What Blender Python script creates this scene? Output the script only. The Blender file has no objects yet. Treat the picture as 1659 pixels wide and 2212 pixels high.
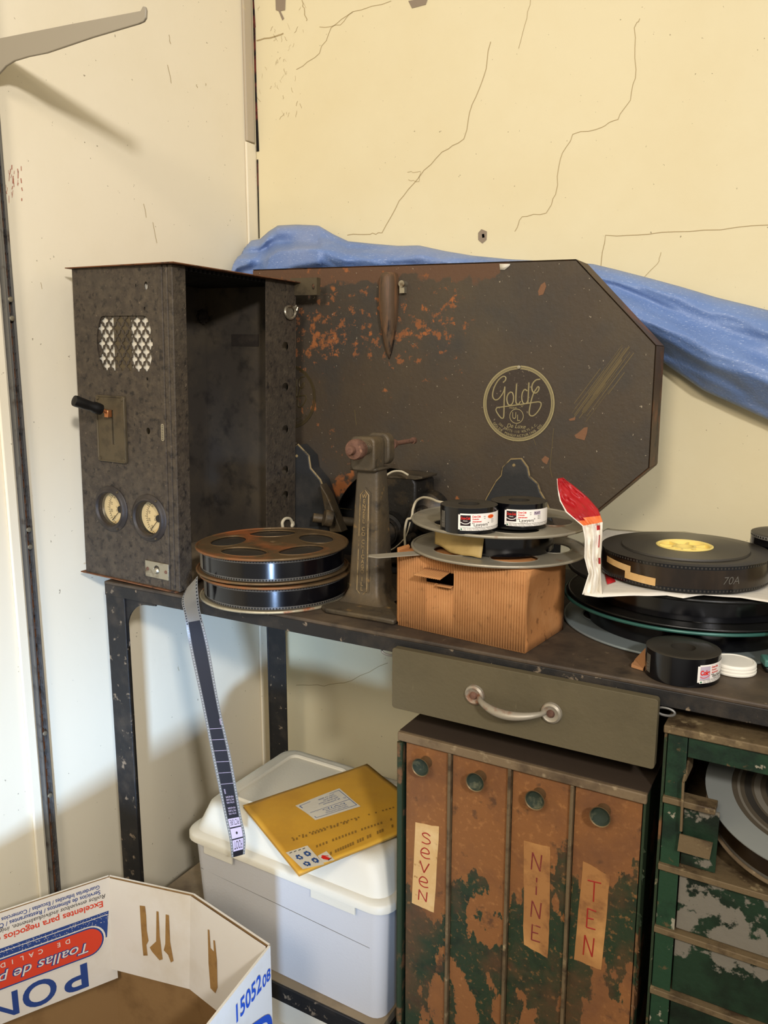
import bpy, bmesh, math, random
from mathutils import Vector, Matrix, Euler, noise
from mathutils.geometry import tessellate_polygon
random.seed(7)
PI = math.pi
S = bpy.context.scene
COL = S.collection

# ------------------------------------------------------------ camera
ZT = 0.95                                   # table top height
CAM = Vector((0, 0, 1.317))
FPX, PCX, PCY = 1720.0, 829.5, 1106.0       # focal length and centre in px of the 1659 x 2212 frame
pitch, yaw = math.atan(306 / FPX), math.radians(29.96)
cd = bpy.data.cameras.new('camera'); cam = bpy.data.objects.new('camera', cd); COL.objects.link(cam)
cd.sensor_fit = 'HORIZONTAL'; cd.sensor_width = 36; cd.lens = 36 * FPX / 1659; cd.clip_start = .02
cam.location = CAM; cam.rotation_euler = (PI / 2 - pitch, 0, yaw)
S.camera = cam
FW = Vector((-math.sin(yaw) * math.cos(pitch), math.cos(yaw) * math.cos(pitch), -math.sin(pitch)))
RT = Vector((math.cos(yaw), math.sin(yaw), 0)); UP = RT.cross(FW)

# ------------------------------------------------------------ light
S.view_settings.view_transform = 'Standard'; S.view_settings.look = 'None'
S.view_settings.gamma = 1; S.view_settings.exposure = 0.2
w = bpy.data.worlds.new('room_fill'); S.world = w; w.use_nodes = True
w.node_tree.nodes['Background'].inputs[0].default_value = (1.0, .95, .86, 1)
w.node_tree.nodes['Background'].inputs[1].default_value = .42

def area(name, loc, aim, size, power, col, size_y=None, spread=180):
    d = bpy.data.lights.new(name, 'AREA'); d.energy = power; d.color = col; d.size = size
    d.spread = math.radians(spread)
    if size_y: d.shape = 'RECTANGLE'; d.size_y = size_y
    o = bpy.data.objects.new(name, d); COL.objects.link(o); o.location = loc
    o.rotation_euler = (Vector(aim) - Vector(loc)).to_track_quat('-Z', 'Y').to_euler()
    return o
area('ceiling_light', (-.1, -1.4, 2.38), (-.5, 1.2, 1.1), .55, 29, (1, .90, .79))
area('doorway_light', (.95, -.73, 2.05), (-1.2, .6, 1.4), .15, 16, (1, .98, 1), spread=115)
area('window_light', (.75, -1.25, .42), (-1.16, 1.0, .60), .18, 2.8, (.40, .61, 1), .16, spread=26)

# ------------------------------------------------------------ helpers
def ray(x, y): return FW + RT * ((x - PCX) / FPX) - UP * ((y - PCY) / FPX)
def onX(x, y, X): r = ray(x, y); return CAM + r * (X / r.x)
def onY(x, y, Y): r = ray(x, y); return CAM + r * (Y / r.y)
def onZ(x, y, Z): r = ray(x, y); return CAM + r * ((Z - CAM.z) / r.z)
def dep(x, y, d): return CAM + ray(x, y) * d
def lerp(a, b, t): return a + (b - a) * t
def ss(t): t = max(0, min(1, t)); return t * t * (3 - 2 * t)

def lin(h):
    h = h.lstrip('#'); o = []
    for i in (0, 2, 4):
        v = int(h[i:i + 2], 16) / 255
        o.append(v / 12.92 if v <= .04045 else ((v + .055) / 1.055) ** 2.4)
    return (*o, 1)

def mat(name, base, rough=.6, metal=0, bump=0, bscale=80, layers=(), spec=.4, aniso=0, rings=0, bstretch=(1, 1, 1), trans=0, ior=1.45):
    m = bpy.data.materials.new(name); m.use_nodes = True
    nt = m.node_tree; N = nt.nodes; L = nt.links; b = N['Principled BSDF']
    b.inputs['Roughness'].default_value = rough; b.inputs['Metallic'].default_value = metal
    b.inputs['Specular IOR Level'].default_value = spec
    b.inputs['Transmission Weight'].default_value = trans; b.inputs['IOR'].default_value = ior
    b.inputs['Base Color'].default_value = lin(base)
    tc = N.new('ShaderNodeTexCoord')
    def nz(scale, detail=5, seed=0, st=(1, 1, 1), rgh=.6):
        mp = N.new('ShaderNodeMapping'); mp.inputs['Location'].default_value = (seed * 1.7, seed * 2.3, seed * .9); mp.inputs['Scale'].default_value = st
        L.new(tc.outputs['Object'], mp.inputs['Vector'])
        n = N.new('ShaderNodeTexNoise'); n.inputs['Scale'].default_value = scale; n.inputs['Detail'].default_value = detail; n.inputs['Roughness'].default_value = rgh
        L.new(mp.outputs['Vector'], n.inputs['Vector']); return n.outputs['Fac']
    cur = None; rc = None
    for i, ly in enumerate(layers):
        col, scale, lo, hi = ly[:4]; op = ly[4] if len(ly) > 4 else {}
        f = nz(scale, op.get('detail', 5), op.get('seed', i * 3.1 + 1), op.get('st', (1, 1, 1)), op.get('rgh', .6))
        for ax, a0, a1, amt in op.get('grad', ()):
            sp = N.new('ShaderNodeSeparateXYZ'); L.new(tc.outputs['Object'], sp.inputs[0])
            mr = N.new('ShaderNodeMapRange'); mr.inputs[1].default_value = a0; mr.inputs[2].default_value = a1; mr.inputs[3].default_value = 0; mr.inputs[4].default_value = amt
            L.new(sp.outputs['XYZ'.index(ax)], mr.inputs[0])
            ad = N.new('ShaderNodeMath'); ad.operation = 'ADD'; L.new(f, ad.inputs[0]); L.new(mr.outputs[0], ad.inputs[1]); f = ad.outputs[0]
        mr = N.new('ShaderNodeMapRange'); mr.inputs[1].default_value = lo; mr.inputs[2].default_value = hi; mr.inputs[4].default_value = op.get('amt', 1)
        L.new(f, mr.inputs[0]); f = mr.outputs[0]
        mx = N.new('ShaderNodeMix'); mx.data_type = 'RGBA'; L.new(f, mx.inputs['Factor'])
        if cur is None: mx.inputs['A'].default_value = lin(base)
        else: L.new(cur, mx.inputs['A'])
        mx.inputs['B'].default_value = lin(col); cur = mx.outputs['Result']
        if 'rough' in op:
            mf = N.new('ShaderNodeMix'); L.new(f, mf.inputs['Factor'])
            if rc is None: mf.inputs['A'].default_value = rough
            else: L.new(rc, mf.inputs['A'])
            mf.inputs['B'].default_value = op['rough']; rc = mf.outputs['Result']
    if cur: L.new(cur, b.inputs['Base Color'])
    if rc: L.new(rc, b.inputs['Roughness'])
    h = None
    if bump:
        h = nz(bscale, 4, 9.3, bstretch)
    if rings:
        wv = N.new('ShaderNodeTexWave'); wv.wave_type = 'RINGS'; wv.rings_direction = 'Z'; wv.inputs['Scale'].default_value = rings; wv.inputs['Distortion'].default_value = .6
        L.new(tc.outputs['Object'], wv.inputs['Vector']); h = wv.outputs['Fac']; bump = bump or .1
    if h is not None:
        bp = N.new('ShaderNodeBump'); bp.inputs['Strength'].default_value = bump; bp.inputs['Distance'].default_value = .002
        L.new(h, bp.inputs['Height']); L.new(bp.outputs[0], b.inputs['Normal'])
    if aniso:
        b.inputs['Anisotropic'].default_value = aniso
        t = N.new('ShaderNodeTangent'); t.direction_type = 'RADIAL'; t.axis = 'Z'; L.new(t.outputs[0], b.inputs['Tangent'])
    return m

def B(): return bmesh.new()
def F(bm, vs, mi=0):
    try: f = bm.faces.new(vs)
    except ValueError: return None
    f.material_index = mi; return f
def poly(bm, pts, mi=0): return F(bm, [bm.verts.new(p) for p in pts], mi)
def hexa(bm, p, mi=0):                       # 8 corners: bottom loop 0-3, top loop 4-7
    v = [bm.verts.new(q) for q in p]
    for f in ((3, 2, 1, 0), (4, 5, 6, 7), (0, 1, 5, 4), (1, 2, 6, 5), (2, 3, 7, 6), (3, 0, 4, 7)): F(bm, [v[i] for i in f], mi)
def box(bm, x0, x1, y0, y1, z0, z1, mi=0):
    hexa(bm, [(x0, y0, z0), (x1, y0, z0), (x1, y1, z0), (x0, y1, z0), (x0, y0, z1), (x1, y0, z1), (x1, y1, z1), (x0, y1, z1)], mi)
def prism(bm, pts, vec, mi=0):
    vec = Vector(vec); a = [bm.verts.new(p) for p in pts]; b = [bm.verts.new(Vector(p) + vec) for p in pts]; n = len(a)
    F(bm, a[::-1], mi); F(bm, b, mi)
    for i in range(n): F(bm, [a[i], a[(i + 1) % n], b[(i + 1) % n], b[i]], mi)
def plate(bm, outer, holes, fn, vec, mi=0):   # 2D outline with holes -> solid plate; fn maps 2D to 3D
    vec = Vector(vec); loops = [[Vector((p[0], p[1], 0)) for p in lp] for lp in [outer] + holes]
    flat = [p for lp in loops for p in lp]
    a = [bm.verts.new(fn(p.x, p.y)) for p in flat]; b = [bm.verts.new(Vector(fn(p.x, p.y)) + vec) for p in flat]
    for t in tessellate_polygon(loops):
        F(bm, [a[i] for i in t], mi); F(bm, [b[i] for i in reversed(t)], mi)
    k = 0
    for lp in loops:
        n = len(lp)
        for i in range(n):
            p, q = k + i, k + (i + 1) % n
            F(bm, [a[p], a[q], b[q], b[p]], mi)
        k += n
def circ(cx, cy, rx, ry=None, n=24, a0=0):
    ry = rx if ry is None else ry
    return [(cx + rx * math.cos(a0 + 2 * PI * i / n), cy + ry * math.sin(a0 + 2 * PI * i / n)) for i in range(n)]
def rrect(x0, x1, y0, y1, r, n=5):
    o = []
    for cx, cy, a in ((x1 - r, y1 - r, 0), (x0 + r, y1 - r, PI / 2), (x0 + r, y0 + r, PI), (x1 - r, y0 + r, 1.5 * PI)):
        o += [(cx + r * math.cos(a + PI / 2 * i / n), cy + r * math.sin(a + PI / 2 * i / n)) for i in range(n + 1)]
    return o
def frame_of(axis):
    a = Vector(axis).normalized(); u = a.orthogonal().normalized()
    if abs(a.z) > .99: u = Vector((1, 0, 0))
    return a, u, a.cross(u)
def lathe(bm, prof, c=(0, 0, 0), axis=(0, 0, 1), n=48, mi=0, mis=None):   # prof: (radius, height)
    c = Vector(c); a, u, v = frame_of(axis); rows = []
    for r, h in prof:
        if r < 1e-6: rows.append([bm.verts.new(c + a * h)])
        else: rows.append([bm.verts.new(c + a * h + (u * math.cos(2 * PI * i / n) + v * math.sin(2 * PI * i / n)) * r) for i in range(n)])
    for k in range(len(rows) - 1):
        p, q = rows[k], rows[k + 1]; m = mis[k] if mis else mi
        for i in range(n):
            j = (i + 1) % n
            if len(p) == 1 and len(q) == 1: continue
            if len(p) == 1: F(bm, [p[0], q[j], q[i]], m)
            elif len(q) == 1: F(bm, [p[i], p[j], q[0]], m)
            else: F(bm, [p[i], p[j], q[j], q[i]], m)
def rod(bm, a, b, r, r2=None, n=16, mi=0):
    a = Vector(a); b = Vector(b); h = (b - a).length; r2 = r if r2 is None else r2
    lathe(bm, [(0, 0), (r, 0), (r2, h), (0, h)], a, b - a, n, mi)
def tube(bm, pts, r, n=10, mi=0, closed=False, flat=1.0):
    pts = [Vector(p) for p in pts]; rows = []; up = None; m = len(pts)
    for i, p in enumerate(pts):
        if closed: t = pts[(i + 1) % m] - pts[i - 1]
        else: t = pts[min(i + 1, m - 1)] - pts[max(i - 1, 0)]
        t.normalize()
        if up is None: up = t.orthogonal().normalized()
        up = (up - t * up.dot(t)).normalized(); s = t.cross(up)
        rr = r[i] if isinstance(r, (list, tuple)) else r
        rows.append([bm.verts.new(p + (up * math.cos(2 * PI * k / n) + s * math.sin(2 * PI * k / n) * flat) * rr) for k in range(n)])
    for i in range(m if closed else m - 1):
        p, q = rows[i], rows[(i + 1) % m]
        for k in range(n): F(bm, [p[k], p[(k + 1) % n], q[(k + 1) % n], q[k]], mi)
    if not closed: F(bm, rows[0][::-1], mi); F(bm, rows[-1], mi)
def spline(pts, n=8):
    P = [Vector(p) for p in pts]; P = [P[0] * 2 - P[1]] + P + [P[-1] * 2 - P[-2]]; o = []
    for i in range(1, len(P) - 2):
        for k in range(n):
            t = k / n; a, b, c, d = P[i - 1], P[i], P[i + 1], P[i + 2]
            o.append(.5 * ((2 * b) + (c - a) * t + (2 * a - 5 * b + 4 * c - d) * t * t + (3 * b - a - 3 * c + d) * t ** 3))
    o.append(P[-2]); return o
def spline2(pts, n=8): return [(p.x, p.y) for p in spline([(x, y, 0) for x, y in pts], n)]
def grid(bm, fn, nu, nv, mi=0, mifn=None):
    g = [[bm.verts.new(fn(i / nu, j / nv)) for i in range(nu + 1)] for j in range(nv + 1)]
    for j in range(nv):
        for i in range(nu):
            F(bm, [g[j][i], g[j][i + 1], g[j + 1][i + 1], g[j + 1][i]], mifn((i + .5) / nu, (j + .5) / nv) if mifn else mi)
    return g
def stroke(bm, pts, wd, fn, mi=0, n=0):      # flat ribbon along 2D polyline, mapped by fn
    P = spline2(pts, n) if n else list(pts)
    L_ = []; R_ = []
    for i, p in enumerate(P):
        a = P[max(i - 1, 0)]; b = P[min(i + 1, len(P) - 1)]
        dx, dy = b[0] - a[0], b[1] - a[1]; l = math.hypot(dx, dy) or 1
        nx, ny = -dy / l * wd / 2, dx / l * wd / 2
        L_.append(bm.verts.new(fn(p[0] + nx, p[1] + ny))); R_.append(bm.verts.new(fn(p[0] - nx, p[1] - ny)))
    for i in range(len(P) - 1): F(bm, [R_[i], R_[i + 1], L_[i + 1], L_[i]], mi)
def bead(bm, pts, r, fn, mi=0, n=0):         # rounded raised line along a 2D polyline
    tube(bm, [fn(*p) for p in (spline2(pts, n) if n else pts)], r, 6, mi)
_tc = {}
def text2d(s, bold=0, shear=0):
    k = (s, bold, shear)
    if k not in _tc:
        c = bpy.data.curves.new('tmp_text', 'FONT'); c.body = s; c.size = 1; c.resolution_u = 5; c.offset = bold; c.shear = shear
        o = bpy.data.objects.new('tmp_text', c); COL.objects.link(o); bpy.context.view_layer.update()
        me = bpy.data.meshes.new_from_object(o.evaluated_get(bpy.context.evaluated_depsgraph_get()))
        _tc[k] = ([(v.co.x, v.co.y) for v in me.vertices], [tuple(p.vertices) for p in me.polygons])
        bpy.data.objects.remove(o); bpy.data.curves.remove(c); bpy.data.meshes.remove(me)
    return _tc[k]
def text(bm, s, fn, x, y, size, mi=0, al='C', sx=1, bold=0, shear=0, rot=0, fit=None):
    V, P = text2d(s, bold, shear)
    if not V: return
    x0 = min(v[0] for v in V); x1 = max(v[0] for v in V)
    if fit: sx = fit / ((x1 - x0) * size)
    ox = {'C': -(x0 + x1) / 2, 'L': -x0, 'R': -x1}[al]; c, s_ = math.cos(rot), math.sin(rot); vs = []
    for vx, vy in V:
        a, b = (vx + ox) * size * sx, vy * size
        vs.append(bm.verts.new(fn(x + a * c - b * s_, y + a * s_ + b * c)))
    for p in P: F(bm, [vs[i] for i in p], mi)

def origin(o):
    v = Vector((0, 0, 0))
    while o: v += o.location; o = o.parent
    return v
def part(name, bm, mats, parent=None, local=False, bevel=0, smooth=35, solid=0, segs=2, label=None, subsurf=0, recalc=True):
    if recalc: bmesh.ops.recalc_face_normals(bm, faces=bm.faces)
    if parent and not local: bmesh.ops.translate(bm, verts=bm.verts, vec=-origin(parent))
    me = bpy.data.meshes.new(name); bm.to_mesh(me); bm.free()
    for m in (mats if isinstance(mats, (list, tuple)) else [mats]): me.materials.append(m)
    if smooth:
        me.polygons.foreach_set('use_smooth', [True] * len(me.polygons)); me.set_sharp_from_angle(angle=math.radians(smooth))
    o = bpy.data.objects.new(name, me); COL.objects.link(o)
    if parent: o.parent = parent
    if solid: s = o.modifiers.new('thickness', 'SOLIDIFY'); s.thickness = solid; s.offset = 0
    if subsurf: s = o.modifiers.new('smooth', 'SUBSURF'); s.levels = s.render_levels = subsurf
    if bevel:
        b = o.modifiers.new('bevel', 'BEVEL'); b.width = bevel; b.segments = segs; b.limit_method = 'ANGLE'; b.angle_limit = math.radians(40)
    if label: o['label'] = label
    return o
def tag(o, label, cat, group=None):
    o['label'] = label; o['category'] = cat
    if group: o['group'] = group
    return o
def thing(name, label, cat, loc, rot=(0, 0, 0), group=None):
    o = bpy.data.objects.new(name, None); COL.objects.link(o); o.empty_display_size = .05
    o.location = loc; o.rotation_euler = rot; return tag(o, label, cat, group)
def solo(name, bm, mats, label, cat, group=None, **k):      # a thing that is one mesh, its origin at its base
    xs = [v.co for v in bm.verts]
    c = Vector((sum(v.x for v in xs) / len(xs), sum(v.y for v in xs) / len(xs), min(v.z for v in xs)))
    bmesh.ops.translate(bm, verts=bm.verts, vec=-c)
    o = part(name, bm, mats, None, **k); o.location = c; return tag(o, label, cat, group)
def struct(name, bm, mats, **k):
    o = part(name, bm, mats, None, **k); o['kind'] = 'structure'; return o
def dup(root, loc, rot, label, group=None):                 # copy a thing, its parts and their sub-parts
    def rec(o, p):
        c = o.copy(); COL.objects.link(c)
        if p: c.parent = p
        for ch in list(o.children): rec(ch, c)
        return c
    r = rec(root, None); r.location = loc; r.rotation_euler = rot; r['label'] = label
    if group: r['group'] = group
    return r

# ------------------------------------------------------------ materials
DUST = ('#6a6250', 28, .52, .8, {'amt': .55})
SPK = ('#b9b09a', 160, .70, .74, {'detail': 2, 'amt': .7})
M = {}
M['wall'] = mat('cream_paint', '#dfd2ab', .75, 0, .25, 35, [('#d6c598', 3.0, .45, .75, {'amt': .5}), ('#8d7f60', 140, .745, .76, {'detail': 2, 'amt': .8})])
M['wall_l'] = mat('lit_cream_paint', '#e6dbc0', .7, 0, .2, 30, [('#dccfae', 3.0, .45, .75, {'amt': .5}), ('#7d7055', 110, .745, .76, {'detail': 2, 'amt': .8})])  # same cream paint as the back wall, whitened to carry cool light
M['crack'] = mat('crack_grey', '#a8946a', .9)
M['gap'] = mat('dark_gap', '#17120f', .9, layers=[('#6a2f22', 18, .5, .6)])
M['primer'] = mat('bare_grey_board', '#b8aa92', .8, 0, .2, 40, [('#c9b68b', 14, .58, .66)])
M['plaster'] = mat('bare_plaster', '#8f7f6b', .9, 0, .3, 90)
M['red_scuff'] = mat('red_scuff', '#a8664e', .8)
M['floor'] = mat('dark_floor', '#4a4136', .8, 0, .2, 30, [('#6b6152', 6, .4, .7)])
M['grey_metal'] = mat('grey_enamel', '#8f8674', .45, 0, .05, 60)
M['steel_dull'] = mat('dull_steel', '#7c7a74', .5, .6, .1, 80, [('#4b4038', 40, .55, .75)])
M['black_iron'] = mat('worn_black_paint', '#1d1c1b', .5, 0, .25, 90, [('#3a332b', 22, .5, .75), ('#85745e', 60, .625, .68, {'detail': 4, 'amt': .8})])
M['table_top'] = mat('worn_table_top', '#3b3229', .55, 0, .25, 70, [('#5a4c3b', 12, .42, .7), ('#241f1b', 20, .55, .75), ('#857359', 110, .68, .76, {'amt': .7})])
M['shelf_top'] = mat('dusty_shelf_board', '#8b7a60', .7, 0, .2, 40, [('#5f5140', 9, .5, .75)])
M['amp_black'] = mat('crackle_brown_black', '#3b332a', .6, 0, .7, 190, [('#4f4537', 60, .42, .68), ('#26211c', 95, .54, .66), ('#4a4236', 9, .5, .75, {'amt': .5}), ('#7d6f5a', 170, .66, .72, {'amt': .6})])
M['amp_in'] = mat('grey_inside_metal', '#474037', .5, .1, .2, 60, [('#5c5140', 9, .45, .7), ('#332e28', 26, .52, .7)])
M['rust_edge'] = mat('rusty_edge', '#6b4428', .8, 0, .3, 120, [('#2b221b', 40, .5, .65)])
M['brass_dull'] = mat('tarnished_brass', '#564b37', .55, .3, .3, 90, [('#3a3226', 30, .5, .7)])
M['bakelite'] = mat('black_bakelite', '#121110', .35)
M['copper'] = mat('bright_copper', '#d08a5a', .3, .9)
M['bezel'] = mat('black_gauge_bezel', '#2e2823', .5, 0, .15, 120, [('#463d33', 30, .5, .75)])
M['dial'] = mat('yellowed_dial', '#c4ab78', .7, 0, 0, 40, [('#bfa672', 25, .5, .75)])
M['ink'] = mat('black_ink', '#26221c', .7)
M['nickel'] = mat('worn_nickel', '#a39b86', .38, .75, .15, 60, [('#5f4d38', 35, .55, .7)])
M['oct'] = mat('rusted_brown_enamel', '#453a2c', .55, 0, .35, 140, [
    ('#3a3630', 7, .45, .7), ('#4f4330', 4, .5, .75),
    ('#5c422e', 5, .735, .755, {'grad': (('Z', .46, .56, .36), ('X', .08, .16, -.15)), 'detail': 5, 'rough': .7, 'seed': 3.4}),
    ('#80502f', 62, .695, .75, {'grad': (('Z', .30, .42, .15), ('Z', .47, .53, -.06), ('X', .02, .14, -.2)), 'detail': 6, 'rgh': .65, 'rough': .9}),
    ('#96592f', 34, .765, .80, {'grad': (('Z', .34, .42, .17), ('Z', .47, .53, -.1), ('X', .04, .14, -.2)), 'detail': 6, 'rough': .9}),
    ('#935930', 24, .72, .78, {'grad': (('Z', .2, .1, .22), ('X', -.05, -.25, .12), ('X', .1, .2, -.2)), 'detail': 6}),
    ('#a89a80', 170, .735, .75, {'detail': 2, 'amt': .7})])
M['streak'] = mat('rubbed_streak', '#5e5033', .55)
M['chip'] = mat('bare_rust_chip', '#77543a', .8, 0, .3, 200)
M['oct_rim'] = mat('rusted_rim', '#4d3c2b', .6, 0, .3, 120, [('#6f4a30', 18, .5, .65), ('#2e2822', 30, .58, .7)])
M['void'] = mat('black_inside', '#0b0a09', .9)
M['handle_leather'] = mat('worn_brown_handle', '#54412e', .6, 0, .3, 60, [('#7a5639', 70, .46, .62, {'st': (1.5, 1.5, .10), 'amt': .8}), ('#231d17', 60, .60, .70, {'st': (1.5, 1.5, .12), 'grad': (('Z', .48, .39, .16),)})])
M['badge_gold'] = mat('dull_gold_print', '#94875f', .5, .1, .1, 200)
M['badge_dark'] = mat('dark_badge_enamel', '#382e24', .5, 0, .2, 200, [('#6f6350', 190, .66, .72, {'detail': 2})])
M['badge_old'] = mat('tarnished_badge', '#4c4026', .5, .3, .2, 120)
M['foot'] = mat('dark_casting', '#2b2b2a', .5, 0, .25, 110, [('#3b3834', 14, .5, .7)])
M['foot_edge'] = mat('worn_casting_edge', '#86734d', .55, 0, .2, 110, [('#4a3f2c', 60, .5, .65)])
M['motor'] = mat('greasy_motor_black', '#211e1a', .45, .2, .3, 90, [('#4a3d2b', 22, .52, .7), ('#7a7263', 110, .68, .74)])
M['cream_wire'] = mat('cream_wire', '#c9bda0', .5)
M['cast'] = mat('grimy_cast_iron', '#4b4234', .5, .15, .4, 120, [('#5f4f36', 12, .45, .7), ('#2f2a22', 25, .55, .7), ('#8a6d42', 60, .62, .72, {'amt': .7})])
M['cast_hi'] = mat('worn_raised_iron', '#8a744e', .5, .2, .3, 150, [('#4a3e2d', 80, .5, .65)])
M['rust_knob'] = mat('rusted_knob', '#6b4c3c', .75, .1, .6, 190, [('#4a3228', 60, .5, .7), ('#8a6650', 110, .6, .7)])
M['rust_reel'] = mat('rusty_reel_tin', '#6c573b', .42, .45, .25, 120, [('#4d3f2c', 16, .5, .72), ('#96582f', 9, .58, .72, {'rough': .75, 'grad': (('X', .0, -.127, .14),)}), ('#a8865c', 90, .66, .74)])
M['pale_reel'] = mat('blotchy_pale_tin', '#aaa084', .45, .4, .2, 100, [('#9a5f40', 16, .56, .64, {'rough': .8}), ('#7c735c', 30, .55, .75)])
M['silver_reel'] = mat('galvanised_reel', '#98907d', .45, .45, .2, 110, [('#787264', 12, .48, .72), ('#84593e', 15, .60, .68, {'rough': .8, 'amt': .8}), ('#5d5648', 80, .68, .75)])
M['film'] = mat('glossy_black_film', '#07070a', .16, 0, .05, 25, spec=.6, bstretch=(1, 1, .05))
M['film_brown'] = mat('glossy_brown_film', '#1c130b', .2, 0, .1, 30, [('#2d2114', 20, .45, .65, {'st': (1, 1, .3)})], spec=.6)
M['film_top'] = mat('wound_film_edges', '#3a362f', .34, .25, .035, spec=.5, aniso=.75, rings=110)
M['film_edge'] = mat('grey_film_margin', '#57534b', .3, 0, 0)
M['perf'] = mat('perforation_and_hub_shade', '#090908', .6)
M['perf_dim'] = mat('dim_perforation', '#34302a', .5)
M['perf_pale'] = mat('pale_perforation', '#99958d', .6)
M['clear'] = mat('clear_film_margin', '#716e67', .25)
M['grey_leader'] = mat('grey_leader', '#6d675b', .3, 0, .05, 20)
M['card'] = mat('kraft_corrugated', '#a97646', .85, 0, .2, 120, [('#8c6037', 90, .58, .7), ('#c4935e', 14, .5, .75, {'amt': .5})])
M['card_flat'] = mat('kraft_board', '#a8713f', .85, 0, .25, 120, [('#7c5029', 70, .60, .68), ('#b98350', 12, .5, .75)])
M['masking'] = mat('masking_tape', '#a78d55', .6, 0, .15, 50, [('#8f7643', 14, .5, .7)])
M['white_label'] = mat('white_paper_label', '#e9e2d6', .5)
M['red_ink'] = mat('red_ink', '#cf2418', .5)
M['label_dark'] = mat('dark_maroon_print', '#241418', .4)
M['label_pink'] = mat('pale_violet_print', '#b9a8b4', .5)
M['orange_ink'] = mat('orange_ink', '#e2631c', .5)
M['green_ink'] = mat('green_ink', '#2e6a4a', .5)
M['bag_white'] = mat('white_plastic_bag', '#dcd5c6', .42, 0, .8, 34)
M['bag_red'] = mat('red_bag_print', '#a3191d', .4, 0, .2, 50, [('#8d1016', 30, .5, .7)])
M['bag_orange'] = mat('orange_bag_print', '#d9713c', .4)
M['yellow_core'] = mat('yellow_plastic_core', '#e6cf78', .4)
M['teal_rim'] = mat('teal_reel_edge', '#2f5a50', .35, .2)
M['black_reel'] = mat('black_reel_flange', '#191917', .32, .3, .1, 60, [('#2b2823', 8, .5, .7)])
M['blue_grey'] = mat('blue_grey_reel', '#7f8886', .4, .2, .1, 40)
M['grey_flange'] = mat('grey_painted_flange', '#7f817a', .5, .1, .1, 60)
M['mixed_film'] = mat('striped_film_edges', '#4d4538', .45, 0, .15, spec=.4, rings=28)
M['lid_white'] = mat('white_jar_lid', '#ece6d6', .45)
M['orange_paper'] = mat('orange_paper', '#a2734a', .8)
M['teal'] = mat('teal_plastic', '#48766c', .4)
M['foam'] = mat('pale_green_bubble_wrap', '#a9c4b4', .4, 0, .8, 220)
M['olive'] = mat('olive_drab_paint', '#574e38', .6, 0, .25, 160, [('#4d4531', 8, .45, .7), ('#6e4a30', 9, .70, .80), ('#7d7358', 60, .70, .76, {'st': (1, 1, .2), 'amt': .6})])
M['handle_zinc'] = mat('worn_zinc_handle', '#938a78', .45, .35, .2, 70, [('#7d5238', 26, .56, .66, {'rough': .7})])
GR = dict(detail=7, rgh=.62)
def peel(name, seed, top, base=0):
    return mat(name, '#26321f', .5, 0, .35, 90, [('#1b2519', 30, .5, .7), ('#7c5029', 9, .565 - base, .575 - base, {**GR, 'seed': seed, 'st': (1.5, 1.5, .75), 'grad': (('Z', top - .10, top + .06, .26), ('Z', .3, .75, .03)), 'rough': .85}),
        ('#9c6b3c', 110, .60, .72, {'grad': (('Z', .3, .75, .06),), 'amt': .55}), ('#5f3d25', 10, .48, .68, {'amt': .7, 'grad': (('Z', .3, .75, .05),)}), ('#45301f', 42, .60, .70, {'amt': .75})])
M['peel_a'] = peel('peeling_green_over_rust', 2.2, .66, .02)
M['peel_b'] = peel('peeling_green_rust_patches', 5.7, .67, .03)
M['peel_c'] = peel('green_paint_rust_blotches', 8.3, .75)
M['peel_d'] = peel('bright_green_rust_blotches', 11.9, .70)
M['cab_frame'] = mat('grimy_green_frame', '#26321f', .5, 0, .35, 100, [('#6a4a2e', 14, .55, .6, GR), ('#7d7358', 50, .66, .72)])
M['cab_top'] = mat('dusty_tan_edge', '#6e5c43', .7, 0, .3, 90, [('#4a3b2a', 18, .5, .68), ('#8f7d60', 60, .6, .72)])
M['cab_dark'] = mat('dark_cabinet_top', '#3a2e22', .7, 0, .2, 60)
M['knob_rim'] = mat('tarnished_knob_metal', '#7c6748', .4, .6, .2, 120)
M['knob_green'] = mat('green_knob_face', '#252e22', .75, 0, .3, 120, [('#5f5d45', 60, .52, .72)])
M['tape_pale'] = mat('spotted_pale_tape', '#c09a62', .7, 0, .2, 60, [('#8f6431', 70, .6, .68), ('#cfb07c', 16, .5, .7)])
M['tape_brown'] = mat('stained_brown_tape', '#966839', .7, 0, .2, 60, [('#6f4727', 22, .5, .64), ('#b5854c', 12, .5, .7)])
M['red_marker'] = mat('red_marker', '#8f2418', .7)
M['red_faded'] = mat('faded_red_marker', '#6f2a24', .7, layers=[('#8f6036', 60, .55, .62)])
M['green2'] = mat('chipped_green_paint', '#1d3020', .42, 0, .4, 80, [('#131c13', 11, .44, .60), ('#6b6558', 7.5, .575, .59, {**GR, 'rough': .7}), ('#9a9282', 30, .70, .72, {'amt': .8})])
M['green2_frame'] = mat('green_front_frame', '#203a26', .45, 0, .3, 80, [('#15251a', 14, .48, .62), ('#8d8672', 24, .60, .62, GR), ('#5e4a30', 50, .62, .70)])
M['tan_rail'] = mat('rusty_tan_rail', '#66553b', .6, .1, .4, 90, [('#3f3120', 30, .5, .66), ('#95825f', 45, .6, .7)])
M['bin'] = mat('almond_plastic_bin', '#bcb8b2', .45, 0, .15, 260)
M['bin_lid'] = mat('cream_plastic_lid', '#cdc6b2', .42, 0, .15, 260, [('#c3b797', 6, .6, .8, {'amt': .4})])
M['manila'] = mat('manila_envelope', '#c9962f', .6, 0, .3, 25, [('#b5842a', 9, .5, .75)])
M['manila_in'] = mat('envelope_inside', '#a87a2c', .7)
M['blue_ink'] = mat('blue_print', '#25477f', .55)
M['pale_paper'] = mat('pale_address_label', '#d0c8b4', .6)
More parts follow.
